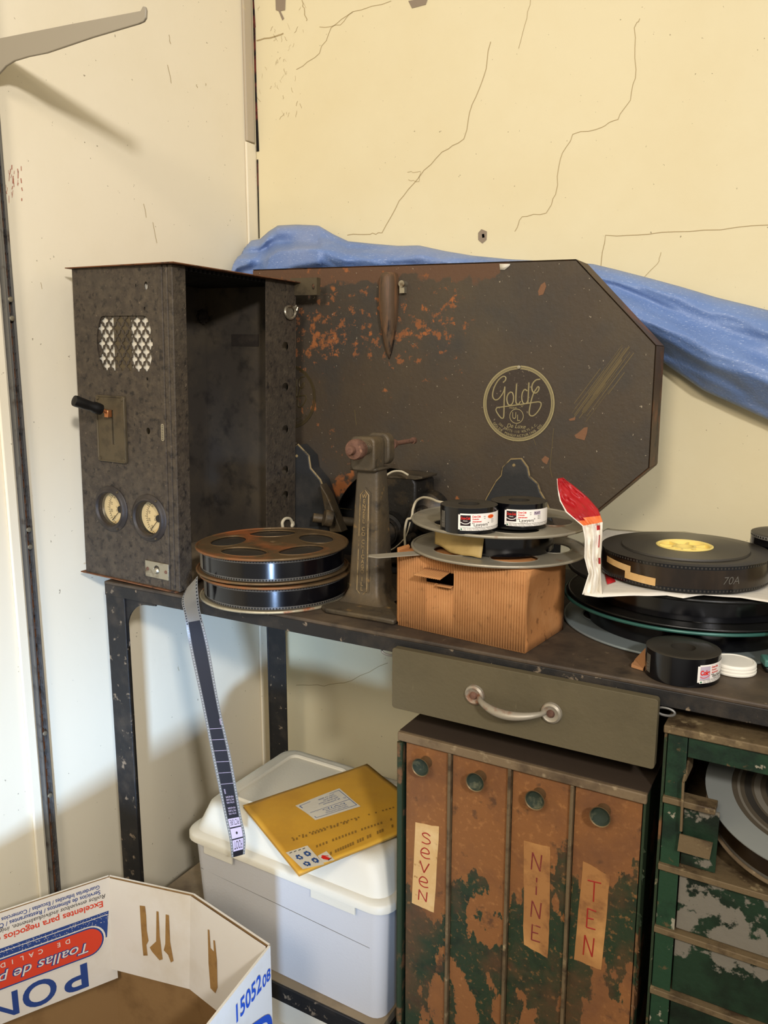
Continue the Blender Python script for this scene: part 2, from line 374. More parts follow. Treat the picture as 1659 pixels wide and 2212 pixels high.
M['print_dim'] = mat('dim_print_on_manila', '#8a6524', .7)
M['carton_white'] = mat('white_carton_face', '#d9d3c6', .75, 0, .15, 30, [('#cdc3af', 8, .5, .75)])
M['carton_in'] = mat('kraft_carton_inside', '#8f6f45', .85, 0, .25, 50, [('#7d5f39', 14, .5, .7)])
M['carton_tear'] = mat('torn_kraft', '#96723f', .9, 0, .4, 80, [('#7d5c30', 40, .5, .7)])
M['print_blue'] = mat('carton_blue', '#2a4380', .6)
M['print_red'] = mat('carton_red', '#d0432a', .6)
M['bright_blue'] = mat('carton_bright_blue', '#1f4fb0', .6)
M['tarp'] = mat('blue_woven_tarp', '#6580b2', .42, 0, .5, 210, [('#7790bd', 5, .4, .7), ('#b9c6e0', 430, .60, .68, {'detail': 3, 'st': (.35, 1, 1.3), 'amt': .6}), ('#979fb5', 3.2, .52, .70, {'amt': .6, 'grad': (('X', .1, -.5, .12),)})], spec=.6)  # pale flecks are glints of the weave painted into the colour

# ------------------------------------------------------------ setting
XW, YB = -1.2, 1.5
bm = B()
poly(bm, [(XW, YB, 0), (2.4, YB, 0), (2.4, YB, 2.7), (XW, YB, 2.7)], 0)
wb = lambda x, y: onY(x, y, YB - .0006)
def crack(pts, wd): stroke(bm, pts, wd * .72, wb, 1)
def jag(pts, k=4, a=2.2):
    o = []
    for i in range(len(pts) - 1):
        for j in range(k):
            t = j / k; o.append((lerp(pts[i][0], pts[i + 1][0], t) + random.uniform(-a, a) * (j > 0), lerp(pts[i][1], pts[i + 1][1], t) + random.uniform(-a, a) * (j > 0)))
    return o + [pts[-1]]
for pts, wd in [([(750, 508), (800, 506), (825, 503), (862, 434), (905, 383), (955, 328), (1002, 300), (1020, 225), (1045, 165), (1060, 90)], 2.0),
                ([(1112, 500), (1128, 468), (1180, 460), (1200, 420), (1210, 345), (1237, 290), (1300, 275), (1335, 258), (1362, 216), (1374, 150), (1370, 60), (1382, 40)], 1.8),
                ([(1298, 575), (1308, 508), (1400, 506), (1520, 497), (1659, 486), (1720, 480)], 2.0), ([(1368, 620), (1420, 570), (1428, 545)], 1.4),
                ([(640, 150), (690, 115), (715, 60), (762, 25), (845, 2)], 1.6), ([(1120, 105), (1138, 40), (1150, -20)], 1.3),
                ([(554, 88), (590, 80), (612, 72)], 4), ([(690, 58), (735, 54), (762, 26)], 1.4), ([(652, 0), (658, 25), (662, 45)], 2),
                ([(640, 1480), (700, 1482), (760, 1470), (838, 1432)], 1.6), ([(880, 372), (908, 370), (905, 392), (882, 388)], 1.2)]:
    crack(jag(pts), wd)
for pts, mi in [([(595, -5), (617, -5), (616, 22), (606, 24), (614, 40), (610, 44), (602, 24), (596, 22)], 2), ([(882, 2), (925, -5), (920, 10), (890, 18)], 2),
                ([(1033, 503), (1040, 495), (1052, 500), (1051, 518), (1042, 526), (1033, 518)], 2), ([(1041, 506), (1046, 505), (1047, 513), (1042, 514)], 1)]:
    poly(bm, [wb(*p) - Vector((0, .0004, 0)) for p in pts], mi)
for k in range(46):                           # flaking by the corner
    x, y = random.gauss(600, 26), random.uniform(5, 250); r = random.uniform(2, 7)
    stroke(bm, jag([(x, y), (x + random.uniform(-r, r) * 1.5, y + r * 2)], 3, 1.5), random.uniform(.3, .8), wb, 1)
struct('wall_back', bm, [M['wall'], M['crack'], M['plaster']], smooth=0, recalc=False)
bm = B()
poly(bm, [(XW, -1.6, 0), (XW, YB, 0), (XW, YB, 2.7), (XW, -1.6, 2.7)], 0)
wl = lambda x, y: onX(x, y, XW + .0006)
for k in range(34):
    x, y = random.uniform(0, 50), random.uniform(352, 430); stroke(bm, [(x, y), (x + random.uniform(-2, 2), y + random.uniform(5, 18))], random.uniform(.7, 2), wl, 1)
for x, y, l in ((362, 140, 40), (425, 182, 8), (444, 180, 5), (310, 440, 30), (330, 480, 45), (88, 610, 14), (365, 75, 20), (545, 1690, 10), (385, 1440, 9)):
    stroke(bm, jag([(x, y), (x + l * .2, y + l)], 3, 1.2), .9, wl, 2)
struct('wall_left', bm, [M['wall_l'], M['red_scuff'], M['crack']], smooth=0, recalc=False)
bm = B(); box(bm, XW, 2.4, -1.6, YB, -.05, 0); struct('floor', bm, M['floor'])
bm = B()                                      # vertical board in the corner, bare above a break
box(bm, XW + .0005, XW + .007, 1.468, 1.495, 1.815, 2.68, 1); box(bm, XW + .0005, XW + .0065, 1.465, 1.4985, .05, 1.813, 0)
struct('trim_1', bm, [M['wall_l'], M['primer']], bevel=.002)
bm = B()                                      # open joint between the two walls
for a, b, w0, w1 in (((547, -20), (549, 60), 3, 7), ((549, 60), (549, 200), 6, 5), ((549, 200), (553, 328), 5, 8), ((555, 345), (556, 420), 4, 3), ((556, 420), (560, 515), 3, 2)):
    q0, q1 = onY(a[0], a[1], YB - .0005), onY(b[0], b[1], YB - .0005); k = .00085
    prism(bm, [(XW + .0068, YB - .0005, q0.z), (XW + .0072 + w0 * k, YB - .0005, q0.z), (XW + .0072 + w1 * k, YB - .0005, q1.z), (XW + .0068, YB - .0005, q1.z)], (0, -.0008, 0))
struct('trim_2', bm, M['gap'], smooth=0)

# ------------------------------------------------------------ shelf standard and bracket on the left wall
t = thing('shelf_standard', 'long slotted steel shelf standard screwed upright to the left wall', 'shelf rail', (XW, .849, .1))
bm = B()
slots = [rrect(-.0022, .0022, .14 + i * .0262, .153 + i * .0262, .0015, 2) for i in range(70)]
plate(bm, [(-.0065, .1), (.0065, .1), (.0065, 2.0), (-.0065, 2.0)], slots, lambda a, b: Vector((XW + .013, .849 + a, b)), (-.0012, 0, 0))
box(bm, XW + .001, XW + .013, .8415, .8428, .1, 2.0); box(bm, XW + .001, XW + .013, .8552, .8565, .1, 2.0)
part('rail', bm, M['steel_dull'], t, smooth=0)
bm = B(); box(bm, XW + .0002, XW + .0022, .842, .856, .1, 2.0); part('rail_back', bm, M['rust_edge'], t, smooth=0)
for z in (1.43, 1.40, 1.05, 1.02, .68, .56):
    bm = B(); lathe(bm, [(.0045, 0), (.004, .0016), (0, .0024)], (XW + .0131, .849, z), (1, 0, 0), 14); part('screw', bm, M['nickel'], t)
bm = B(); box(bm, XW + .0002, XW + .006, .818, .838, .1, 1.62)
struct('trim_3', bm, M['wall_l'], bevel=.003)
bm = B()
prof = [(-60, 98), (-8, 84), (0, 82), (150, 52), (303, 23), (308, 13), (313, 14), (315, 22), (314, 38), (309, 46), (298, 51), (200, 80), (100, 114), (60, 122), (30, 131), (12, 142), (0, 155), (-15, 172), (-30, 182)]
pts = [onY(x, y, .8445) for x, y in prof]
pts = [Vector((max(p.x, XW + .006), p.y, p.z)) for p in pts]
prism(bm, pts, (0, .004, 0))
solo('shelf_bracket', bm, M['grey_metal'], 'grey metal shelf bracket arm with upturned tip high on the left wall', 'shelf bracket', bevel=.001)

# ------------------------------------------------------------ work table with drawer
XL, XR, YF, YR = -1.113, .33, .937, 1.43
t = thing('work_table', 'black painted steel work table carrying the film equipment', 'table', (-.4, 1.18, 0))
bm = B(); box(bm, XL, XR, YF, YR, ZT - .006, ZT); part('table_top', bm, M['table_top'], t, bevel=.002)
bm = B(); box(bm, XL, XR, YF + .0006, YF + .004, ZT - .026, ZT - .0055); part('apron', bm, M['black_iron'], t, bevel=.001)
bm = B(); box(bm, XL, XR, YR - .005, YR - .001, ZT - .05, ZT - .0062); part('rear_apron', bm, M['black_iron'], t)
bm = B(); box(bm, XL + .001, XL + .005, YF + .004, YR - .006, ZT - .05, ZT - .0062); part('side_apron', bm, M['black_iron'], t)
for x0, sx, y0, sy in ((XL, 1, YF + .002, 1), (XL, 1, YR - .002, -1), (XR, -1, YF + .002, 1), (XR, -1, YR - .002, -1)):
    bm = B(); w_ = .046 if sy > 0 else .051; x0 += .006 * sx * (sy < 0)
    ys = sorted((y0, y0 + sy * w_)); y4 = sorted((y0, y0 + sy * .004)); xs = sorted((x0, x0 + sx * w_)); x4 = sorted((x0, x0 + sx * .004))
    zt = ZT - .0255 if sy > 0 else ZT - .051
    if sy < 0: y4 = sorted((y0 - .046, y0 - .042))          # the rear angle shows its flat face to the front
    prism(bm, [(xs[0], y4[0], 0), (xs[1], y4[0], 0), (xs[1], y4[1], 0), (xs[0], y4[1], 0)], (0, 0, zt))
    prism(bm, [(x4[0], ys[0] + .0041, 0), (x4[1], ys[0] + .0041, 0), (x4[1], ys[1], 0), (x4[0], ys[1], 0)], (0, 0, zt))
    part('leg', bm, M['black_iron'], t, bevel=.0008)
bm = B(); r = .052; cx, cz = XL + .046 + r, ZT - .026 - r - .006
pts = [(XL + .04, ZT - .0262), (cx + .02, ZT - .0262), (cx + .02, ZT - .031), (cx, ZT - .032)] + [(cx - r * math.sin(a), cz + r * math.cos(a)) for a in [i / 10 * PI / 2 for i in range(11)]] + [(XL + .048, cz - .03), (XL + .04, cz - .035)]
prism(bm, [(p[0], YF + .0062, p[1]) for p in pts], (0, .003, 0)); part('corner_gusset', bm, M['black_iron'], t, smooth=30)
bm = B(); box(bm, XL + .006, -.555, YF + .012, YR - .052, .272, .2875); part('lower_shelf', bm, M['shelf_top'], t)
bm = B(); box(bm, XL + .048, -.552, YF + .0075, YF + .0118, .256, .2865); part('shelf_lip', bm, M['black_iron'], t, bevel=.001)
bm = B(); box(bm, -.5545, -.5505, YF + .012, YR - .052, 0, .2715); part('shelf_upright', bm, M['black_iron'], t)
# drawer
YD = .9235
c4 = [onY(848, 1397, YD), onY(1423, 1515, YD), onY(1412, 1660, YD), onY(846, 1530, YD)]
x0, x1 = (c4[0].x + c4[3].x) / 2, (c4[1].x + c4[2].x) / 2; z1, z0 = (c4[0].z + c4[1].z) / 2, (c4[2].z + c4[3].z) / 2
d = B(); plate(d, rrect(x0, x1, z0, z1, .004, 3), [], lambda a, b: Vector((a, YD, b)), (0, .012, 0))
dr = part('drawer', d, M['olive'], t, bevel=.0015)
bm = B()
for a in ((x0 + .02, x0 + .024, YD + .0125, 1.32), (x1 - .024, x1 - .02, YD + .0125, 1.32)): box(bm, *a, z0 + .01, ZT - .03)
box(bm, x0 + .0242, x1 - .0242, YD + .0125, 1.32, z0 + .01, z0 + .014); part('drawer_tray', bm, M['black_iron'], dr)
bm = B(); h0, h1 = onY(1026, 1500, YD), onY(1192, 1539, YD); dv = (h1 - h0); prof = []
for i in range(25):
    s = i / 24; out = math.sin(PI * s) ** .6 * .024
    prof.append(h0 + dv * (.07 + .86 * s) + Vector((0, -.004 - out, -.005 * math.sin(PI * s))))
tube(bm, prof, [.0030 + .0030 * math.sin(PI * i / 24) for i in range(25)], 14, flat=.8)
for h in (h0, h1): lathe(bm, [(0, -.0046), (.008, -.0046), (.0105, -.0062), (.0130, -.0042), (.0138, -.0004), (0, -.0004)], h, (0, 1, 0), 28)
part('drawer_handle', bm, M['handle_zinc'], dr)
for h in (h0, h1):
    bm = B(); lathe(bm, [(0, -.0085), (.004, -.0075), (.0055, -.0045), (0, -.0042)], h, (0, 1, 0), 16); part('handle_screw', bm, M['rust_knob'], dr)
for x, y in ((839, 1408), (1437, 1537)):
    c = onY(x, y, .942); bm = B(); tube(bm, [c + Vector((.011 * math.cos(a), 0, .0048 * math.sin(a))) for a in [i / 20 * 2 * PI for i in range(20)]], .0016, 8, closed=True)
    part('drawer_runner_loop', bm, M['steel_dull'], t)

# ------------------------------------------------------------ amplifier cabinet
TH = math.radians(1.6); P0 = Vector((-.9385, .945, ZT + .0012))
t = thing('amplifier_cabinet', 'tall open-sided black metal cabinet with round grille and two gauges by the left wall', 'cabinet', P0, (0, TH, 0))
t2 = t
RI = Matrix.Rotation(-TH, 3, 'Y')
def AL(x, y, yy=0.0): q = RI @ (onY(x, y, P0.y + yy) - P0); return (q.x, q.z)
AW, AD, AH = .229, .325, .528
holes = []
gc = AL(268, 742); gr = AL(330, 742)[0] - gc[0]; gh = abs(AL(268, 682)[1] - gc[1])
gout = [(gc[0] + gr * 1.0 * math.cos(a), gc[1] + max(-gh, min(gh, gr * 1.12 * math.sin(a)))) for a in [2 * PI * i / 40 for i in range(40)]]
c1 = AL(241, 1099); c2 = AL(323, 1119)
fr_holes = [gout, circ(*AL(320, 931), .0045, .0055, 14), circ(*AL(315, 617), .004, .0065, 12), circ(*AL(293, 617), .0012, .003, 8), circ(*AL(312, 667), .002, .003, 10), circ(*AL(318, 819), .002, .003, 10), circ(*c1, .0285, n=32), circ(*c2, .0285, n=32),
            rrect(AL(243, 880)[0] - .003, AL(243, 880)[0] + .003, AL(250, 962)[1], AL(243, 880)[1], .002, 2)]
bm = B(); plate(bm, [(-AW, 0), (-.032, 0), (-.032, AH), (-AW, AH)], fr_holes, lambda a, b: Vector((a, 0, b)), (0, .0016, 0))
part('front_panel', bm, M['amp_black'], t, True, smooth=0)
bm = B()                                     # grille of quatrefoil openings
quat = []
px = gr * 2 / 7.0; pz = px * 1.33
qs = lambda cx, cz: [(cx + px * .43 * (.76 + .24 * math.cos(4 * a)) * math.cos(a), cz + pz * .39 * (.76 + .24 * math.cos(4 * a)) * math.sin(a)) for a in [2 * PI * i / 24 for i in range(24)]]
for j in range(-9, 10):
    for i in range(-5, 6):
        cx = gc[0] + (i + (.5 if j % 2 else 0)) * px; cz = gc[1] + j * pz * .5
        if abs(cz - gc[1]) < gh * 1.02 and math.hypot((cx - gc[0]) / 1.0, (cz - gc[1]) / 1.12) < gr * 1.0: quat.append(qs(cx, cz))
plate(bm, [(gc[0] - gr - .012, gc[1] - gh - .012), (gc[0] + gr + .012, gc[1] - gh - .012), (gc[0] + gr + .012, gc[1] + gh + .012), (gc[0] - gr - .012, gc[1] + gh + .012)], quat, lambda a, b: Vector((a, .0028, b)), (0, .001, 0))
g = part('grille', bm, M['amp_black'], t, True, smooth=0)
bm = B(); box(bm, gc[0] - gr - .011, gc[0] + gr + .011, .0072, .0078, AL(318, 830)[1], AL(315, 600)[1]); part('grille_backing', bm, M['pale_paper'], t, True, smooth=0, label='added white sheet that brightens the grille holes')  # sheet added so the panel openings look bright
bm = B(); box(bm, gc[0] - gr * .42, gc[0] + gr * .18, .0042, .006, gc[1] - gh - .03, gc[1] + gh + .03); part('grille_strap', bm, M['brass_dull'], t, True)
bm = B()                                     # ribbed corner post beside the open side
box(bm, -.0318, -.021, -.0012, .012, 0, AH); box(bm, -.0205, -.0105, -.0005, .014, 0, AH); box(bm, -.010, 0, .0, .030, 0, AH)
part('corner_post', bm, M['amp_black'], t, True, bevel=.0012)
bm = B(); plate(bm, [(.002, 0), (AD, 0), (AD, AH), (.002, AH)], [[(.012, .02), (.175, .02), (.175, AH - .02), (.012, AH - .02)]], lambda a, b: Vector((-AW, a, b)), (.0016, 0, 0)); part('left_wall', bm, M['amp_in'], t, True)
bm = B(); box(bm, -AW + .002, -.001, AD - .002, AD, 0, AH)
part('back_panel', bm, M['amp_in'], t, True)
bm = B(); fy0, fy1 = onX(566, 800, P0.x).y - P0.y, AD - .003
fz = lambda y: AL(606, y, (fy0 + fy1) / 2)[1]
fh = [circ(lerp(fy0, fy1, .66), (RI @ (onX(606, y, P0.x) - P0)).z, .0105, .0085, 18) for y in (748, 836, 928, 1016, 1071)]
plate(bm, [(fy0, 0), (fy1, 0), (fy1, AH), (fy0, AH)], fh, lambda a, b: Vector((-.002, a, b)), (.0016, 0, 0)); part('side_flange', bm, M['amp_black'], t, True)
bm = B(); box(bm, -.018, -.0022, fy1 - .002, fy1, 0, AH); box(bm, -.060, -.0182, fy0 + .04, fy1 - .003, 0, .002); part('flange_return', bm, M['void'], t, True)
bm = B()
prism(bm, [(-AW - .010, -.006, AH + .0004), (.014, -.012, AH + .0004), (.014, AD + .006, AH + .0004), (-AW - .010, AD + .004, AH + .0004)], (0, 0, .0016)); part('top_plate', bm, M['rust_edge'], t, True)
bm = B()
for k in range(26): box(bm, -AW + .006, -.004, .034 + k * .0108, .039 + k * .0108, AH - .006, AH)
part('top_louvre', bm, M['void'], t, True)
bm = B(); prism(bm, [(-AW - .010, -.004, -.001), (-.004, -.005, -.001), (-.004, .012, -.001), (-.10, AD, -.001), (-AW - .002, AD, -.001)], (0, 0, .0018)); part('bottom_plate', bm, M['rust_edge'], t, True)
bm = B(); prism(bm, [(-AW + .002, .004, .001), (-.012, .004, .001), (-.03, .10, .001), (-.03, AD - .004, .001), (-AW + .002, AD - .004, .001)], (0, 0, .002)); part('inner_floor', bm, M['shelf_top'], t, True)
# round gauges
for c, needle in ((c1, -2.35), (c2, -2.3)):
    bm = B(); cc = Vector((c[0], 0, c[1]))
    lathe(bm, [(.0285, .004), (.0285, -.0045), (.031, -.0075), (.034, -.0068), (.0365, -.004), (.0385, -.0035), (.0405, -.0015), (.0405, -.0002)], cc, (0, 1, 0), 48)
    gz = part('gauge', bm, M['bezel'], t, True)
    bm = B(); dd = .009
    lathe(bm, [(.028, dd), (0, dd)], cc, (0, 1, 0), 40, 0)
    gf = lambda u, v: cc + Vector((u, dd - .0004, v))
    off = (.016, 0)
    for k in range(21):
        a = PI * .62 + k / 20 * PI * .76; r0, r1 = .030, .0335 if k % 5 else .0355
        stroke(bm, [(off[0] + r0 * math.cos(a), r0 * math.sin(a)), (off[0] + r1 * math.cos(a), r1 * math.sin(a))], .0007, gf, 1)
    stroke(bm, [(off[0] + .030 * math.cos(PI * .62 + k / 20 * PI * .76), .030 * math.sin(PI * .62 + k / 20 * PI * .76)) for k in range(21)], .0005, gf, 1)
    for k, s_ in enumerate(('0', '10', '20', '30')):
        a = PI * .72 + k * .55; text(bm, s_, gf, off[0] + .024 * math.cos(a), .024 * math.sin(a), .006, 1, rot=PI / 2)
    text(bm, 'D.C.', gf, .006, .0, .006, 1, rot=PI / 2); 
    part('dial', bm, [M['dial'], M['ink']], gz, True, smooth=0, recalc=False)
    bm = B(); rod(bm, cc + Vector((off[0], dd - .003, 0)), cc + Vector((off[0] + .031 * math.cos(needle), dd - .003, .031 * math.sin(needle))), .0005, n=6); lathe(bm, [(0, dd - .006), (.006, dd - .005), (.0065, dd - .0006)], cc + Vector((off[0], 0, 0)), (0, 1, 0), 20)
    part('needle', bm, M['ink'], gz, True)
    for a in (1.0, 3.2, 5.2):
        bm = B(); lathe(bm, [(.0022, -.0028), (.0018, -.0055), (0, -.006)], cc + Vector((.0372 * math.cos(a), 0, .0372 * math.sin(a))), (0, 1, 0), 10)
        part('bezel_screw', bm, M['brass_dull'], gz, True)
# rheostat plate with lever
ra, rb, rc_, rd = AL(211, 853), AL(272, 856), AL(278, 1001), AL(217, 995)
rx0, rx1, rz0, rz1 = (ra[0] + rd[0]) / 2, (rb[0] + rc_[0]) / 2, (rc_[1] + rd[1]) / 2, (ra[1] + rb[1]) / 2
sl = rrect(AL(247, 900)[0] - .0028, AL(247, 900)[0] + .0028, AL(250, 960)[1], AL(243, 886)[1], .001, 2)
bm = B(); plate(bm, rrect(rx0, rx1, rz0, rz1, .003, 3), [sl], lambda a, b: Vector((a, -.0042, b)), (0, .004, 0))
tube(bm, [Vector((a, -.0044, b)) for a, b in rrect(rx0 + .0015, rx1 - .0015, rz0 + .0015, rz1 - .0015, .003, 3)], .0016, 6, closed=True)
rf = lambda a, b: Vector((a, -.0046, b))
for k in range(16): stroke(bm, [(rx0 + .007, rz0 + .022 + k * .0035), (rx0 + .007 + random.uniform(.004, .008), rz0 + .022 + k * .0035 + random.uniform(-.001, .001))], .0008, rf)
rp = part('rheostat_plate', bm, M['brass_dull'], t, True, bevel=.0006)
for a, b in ((rx0 + .005, rz0 + .005), (rx1 - .005, rz0 + .005), (rx0 + .005, rz1 - .005), (rx1 - .005, rz1 - .005)):
    bm = B(); lathe(bm, [(.003, -.0044), (.0026, -.006), (0, -.0068)], (a, 0, b), (0, 1, 0), 12); part('screw', bm, M['brass_dull'], rp, True)
lb = Vector((AL(243, 893)[0], -.004, AL(243, 893)[1]))
bm = B(); box(bm, lb.x - .0045, lb.x + .0045, -.014, -.0048, lb.z - .006, lb.z + .006); rod(bm, lb + Vector((0, -.006, .002)), lb + Vector((-.004, -.018, .008)), .0035, mi=0)
lv = part('lever', bm, M['copper'], rp, True, bevel=.0008)
bm = B(); l0 = lb + Vector((-.003, -.017, .007)); l1 = l0 + Vector((-.010, -.045, .016)); ax = l1 - l0; hh = ax.length
lathe(bm, [(0, 0), (.009, 0), (.0098, hh * .1), (.0098, hh * .28), (.0080, hh * .36), (.0086, hh * .6), (.0095, hh * .93), (.0088, hh), (0, hh * 1.02)], l0, ax, 24)
part('lever_grip', bm, M['bakelite'], rp, True)
# plates, tag, latch, knobs
bm = B(); a, b = AL(292, 596), AL(341, 632); box(bm, min(a[0], b[0]), max(a[0], b[0]), -.0006, -.0001, min(a[1], b[1]), max(a[1], b[1])); bm.free()
bm = B(); a = AL(354, 934); n_ = part('name_tag', (lambda q: (plate(q, rrect(a[0] - .0032, a[0] + .0032, a[1] - .014, a[1] + .014, .003, 3), [], lambda u, v: Vector((u, -.003, v)), (0, .0015, 0)), q)[1])(bm), M['nickel'], t, True)
bm = B()
for k in range(9): stroke(bm, [(a[0] - .0015, a[1] - .011 + k * .0027), (a[0] + .0015, a[1] - .0105 + k * .0027)], .001, lambda u, v: Vector((u, -.0032, v)))
part('engraving', bm, M['ink'], n_, True, smooth=0)
q0, q1 = AL(316, 1209), AL(367, 1251); q2 = AL(316, 1240)
bm = B(); qz0, qz1 = q0[1] - .028, q0[1]
plate(bm, [(q0[0], qz0), (q1[0], qz0), (q1[0], qz1), (q0[0], qz1)], [circ((q0[0] + q1[0]) / 2, (qz0 + qz1) / 2 + .002, .0062, n=20)], lambda u, v: Vector((u, -.003, v)), (0, .0026, 0)); lp = part('latch_plate', bm, M['nickel'], t, True, bevel=.0005)
bm = B(); lathe(bm, [(.006, -.001), (.0055, -.004), (.003, -.0065), (0, -.007)], ((q0[0] + q1[0]) / 2, 0, (qz0 + qz1) / 2 - .001), (0, 1, 0), 20); part('latch_ball', bm, M['nickel'], lp, True)
for dx in (.006, -.006):
    bm = B(); xx = q0[0] + dx if dx > 0 else q1[0] + dx; lathe(bm, [(.0032, -.003), (.0026, -.0042), (0, -.0045)], (xx, 0, (qz0 + qz1) / 2), (0, 1, 0), 12); part('screw', bm, M['rust_knob'], lp, True)
kb = RI @ (onX(430, 684, P0.x - AW + .01) - P0)
bm = B(); lathe(bm, [(0, 0), (.011, 0), (.0125, .006), (.010, .011), (.006, .011), (.005, .008), (0, .008)], (-AW + .0018, kb.y, kb.z), (1, 0, 0), 20)
for k in range(8): rod(bm, Vector((-AW + .004, kb.y + .012 * math.cos(k * PI / 4), kb.z + .012 * math.sin(k * PI / 4))), Vector((-AW + .011, kb.y + .012 * math.cos(k * PI / 4), kb.z + .012 * math.sin(k * PI / 4))), .003, n=8)
part('inner_knob', bm, M['bezel'], t, True)
a = RI @ (onY(500, 722, P0.y + AD - .003) - P0); b = RI @ (onY(548, 748, P0.y + AD - .003) - P0)
bm = B(); box(bm, a.x, b.x + .012, AD - .0034, AD - .0022, b.z, a.z); part('maker_plate', bm, M['bezel'], t, True)
rg = RI @ (onX(612, 675, P0.x) - P0)
bm = B(); tube(bm, [Vector((.003 + .001 * math.sin(2 * q), rg.y + .016 * math.cos(q), rg.z + .0115 * math.sin(q))) for q in [i / 24 * 2 * PI for i in range(24)]], .0026, 8, closed=True); lathe(bm, [(0, .002), (.011, .002), (.011, .0005)], (0, rg.y, rg.z), (1, 0, 0), 24)
tube(bm, [Vector((.003, rg.y + .010, rg.z + .007)), Vector((.005, rg.y + .016, rg.z + .013)), Vector((.006, rg.y + .019, rg.z + .011)), Vector((.005, rg.y + .017, rg.z + .004))], .0022, 8)
part('cord_grommet', bm, M['nickel'], t, True)
ty = AD - .006; ta, tb = RI @ (onY(629, 601, P0.y + ty) - P0), RI @ (onY(684, 637, P0.y + ty) - P0)
bm = B(); plate(bm, [(ta.x - .002, tb.z), (tb.x, tb.z), (tb.x, ta.z), (ta.x - .002, ta.z)], [circ(tb.x - .008, (ta.z + tb.z) / 2 - .001, .0035, .0055, 14)], lambda u, v: Vector((u, ty, v)), (0, .0015, 0))
box(bm, tb.x - .0015, tb.x, ty + .0016, ty + .012, tb.z, ta.z); part('hinge_tab', bm, M['brass_dull'], t, True)
hk = [RI @ (onX(x, y, P0.x) - P0) + Vector((.0045, 0, 0)) for x, y in ((607, 1140), (606, 1128), (612, 1120), (622, 1120), (630, 1128), (634, 1134), (638, 1130), (634, 1125))]
hk = [Vector((q.x, min(q.y, AD - .016 + .004 * i % .005), q.z)) for i, q in enumerate(hk)]
bm = B(); tube(bm, spline(hk, 5), .0030, 8); part('porcelain_loop', bm, M['cream_wire'], t, True)

# ------------------------------------------------------------ octagonal projector case
YO = 1.31
oc = lambda x, y: (onY(x, y, YO).x, onY(x, y, YO).z)
t = thing('projector_case', 'large rusty brown metal projector case with clipped corners and round gold badge', 'projector case', (-.64, YO, ZT))
tl = (-1.06, oc(628, 583)[1] + .004); ac = (-.738, 1.0); ar = .134; zb = 1.036
arch = [(ac[0] + ar * math.cos(a), ac[1] + ar * math.sin(a)) for a in [math.asin((zb - ac[1]) / ar) + i / 28 * (PI - 2 * math.asin((zb - ac[1]) / ar)) for i in range(29)]]
outl = [tl, oc(1244, 563), oc(1415, 747), oc(1400, 1010), oc(1300, 1093), (oc(1300, 1093)[0] - .062, zb)] + arch + [(-1.06, zb)]
bm = B(); plate(bm, outl, [], lambda a, b: Vector((a, YO, b)), (0, .003, 0))
si = [0]
def so(x, y): return onY(x, y, YO - .0002 - .000015 * si[0])
for k in range(26):                          # rubbed streaks and chips in the enamel
    si[0] += 1; o_ = random.gauss(0, 12); a_, b_ = random.uniform(0, .45), random.uniform(.5, 1)
    stroke(bm, [(lerp(1240, 1362, q) + o_ * .75, lerp(908, 745, q) + o_ * .6) for q in (a_, (a_ + b_) / 2, b_)], random.uniform(.8, 2.2), so, 1)
for pts in ([(1240, 940), (1250, 935), (1262, 923), (1270, 922), (1268, 936), (1262, 952), (1244, 947)], [(1163, 630), (1168, 614), (1178, 609), (1180, 618), (1174, 636), (1164, 638)], [(1170, 992), (1178, 985), (1186, 990), (1182, 1003), (1174, 998)], [(1228, 905), (1243, 901), (1242, 908), (1230, 910)]):
    poly(bm, [so(x + random.uniform(-1, 1), y + random.uniform(-1, 1)) for x, y in pts], 2)
for pts in ([(1196, 925), (1192, 970), (1188, 1010), (1193, 1032)], [(1150, 942), (1158, 962)], [(766, 885), (768, 905), (770, 918)]): stroke(bm, pts, 1.3, so, 1)
front = part('front_panel', bm, [M['oct'], M['streak'], M['chip']], t, smooth=0, recalc=False)
rim = [tl, oc(1244, 563), oc(1415, 747), oc(1400, 1010), oc(1300, 1093), (oc(1300, 1093)[0] - .062, zb), (-.6, zb)]
bm = B()
for i in range(len(rim) - 1):
    a, b = rim[i], rim[i + 1]; dx, dz = b[0] - a[0], b[1] - a[1]; l = math.hypot(dx, dz); nx, nz_ = -dz / l, dx / l
    o1 = .0022; y1 = YO + .062
    hexa(bm, [(a[0], YO + .0035, a[1]), (b[0], YO + .0035, b[1]), (b[0], y1, b[1]), (a[0], y1, a[1])] + [(p[0] + nx * o1, q, p[1] + nz_ * o1) for p, q in ((a, YO - .0006), (b, YO - .0006), (b, y1), (a, y1))])
part('rim', bm, M['oct_rim'], t, smooth=0)
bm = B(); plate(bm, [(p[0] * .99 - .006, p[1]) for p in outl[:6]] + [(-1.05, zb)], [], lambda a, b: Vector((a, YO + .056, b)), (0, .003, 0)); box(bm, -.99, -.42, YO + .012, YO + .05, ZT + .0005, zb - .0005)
part('back_shell', bm, M['void'], t, smooth=0)
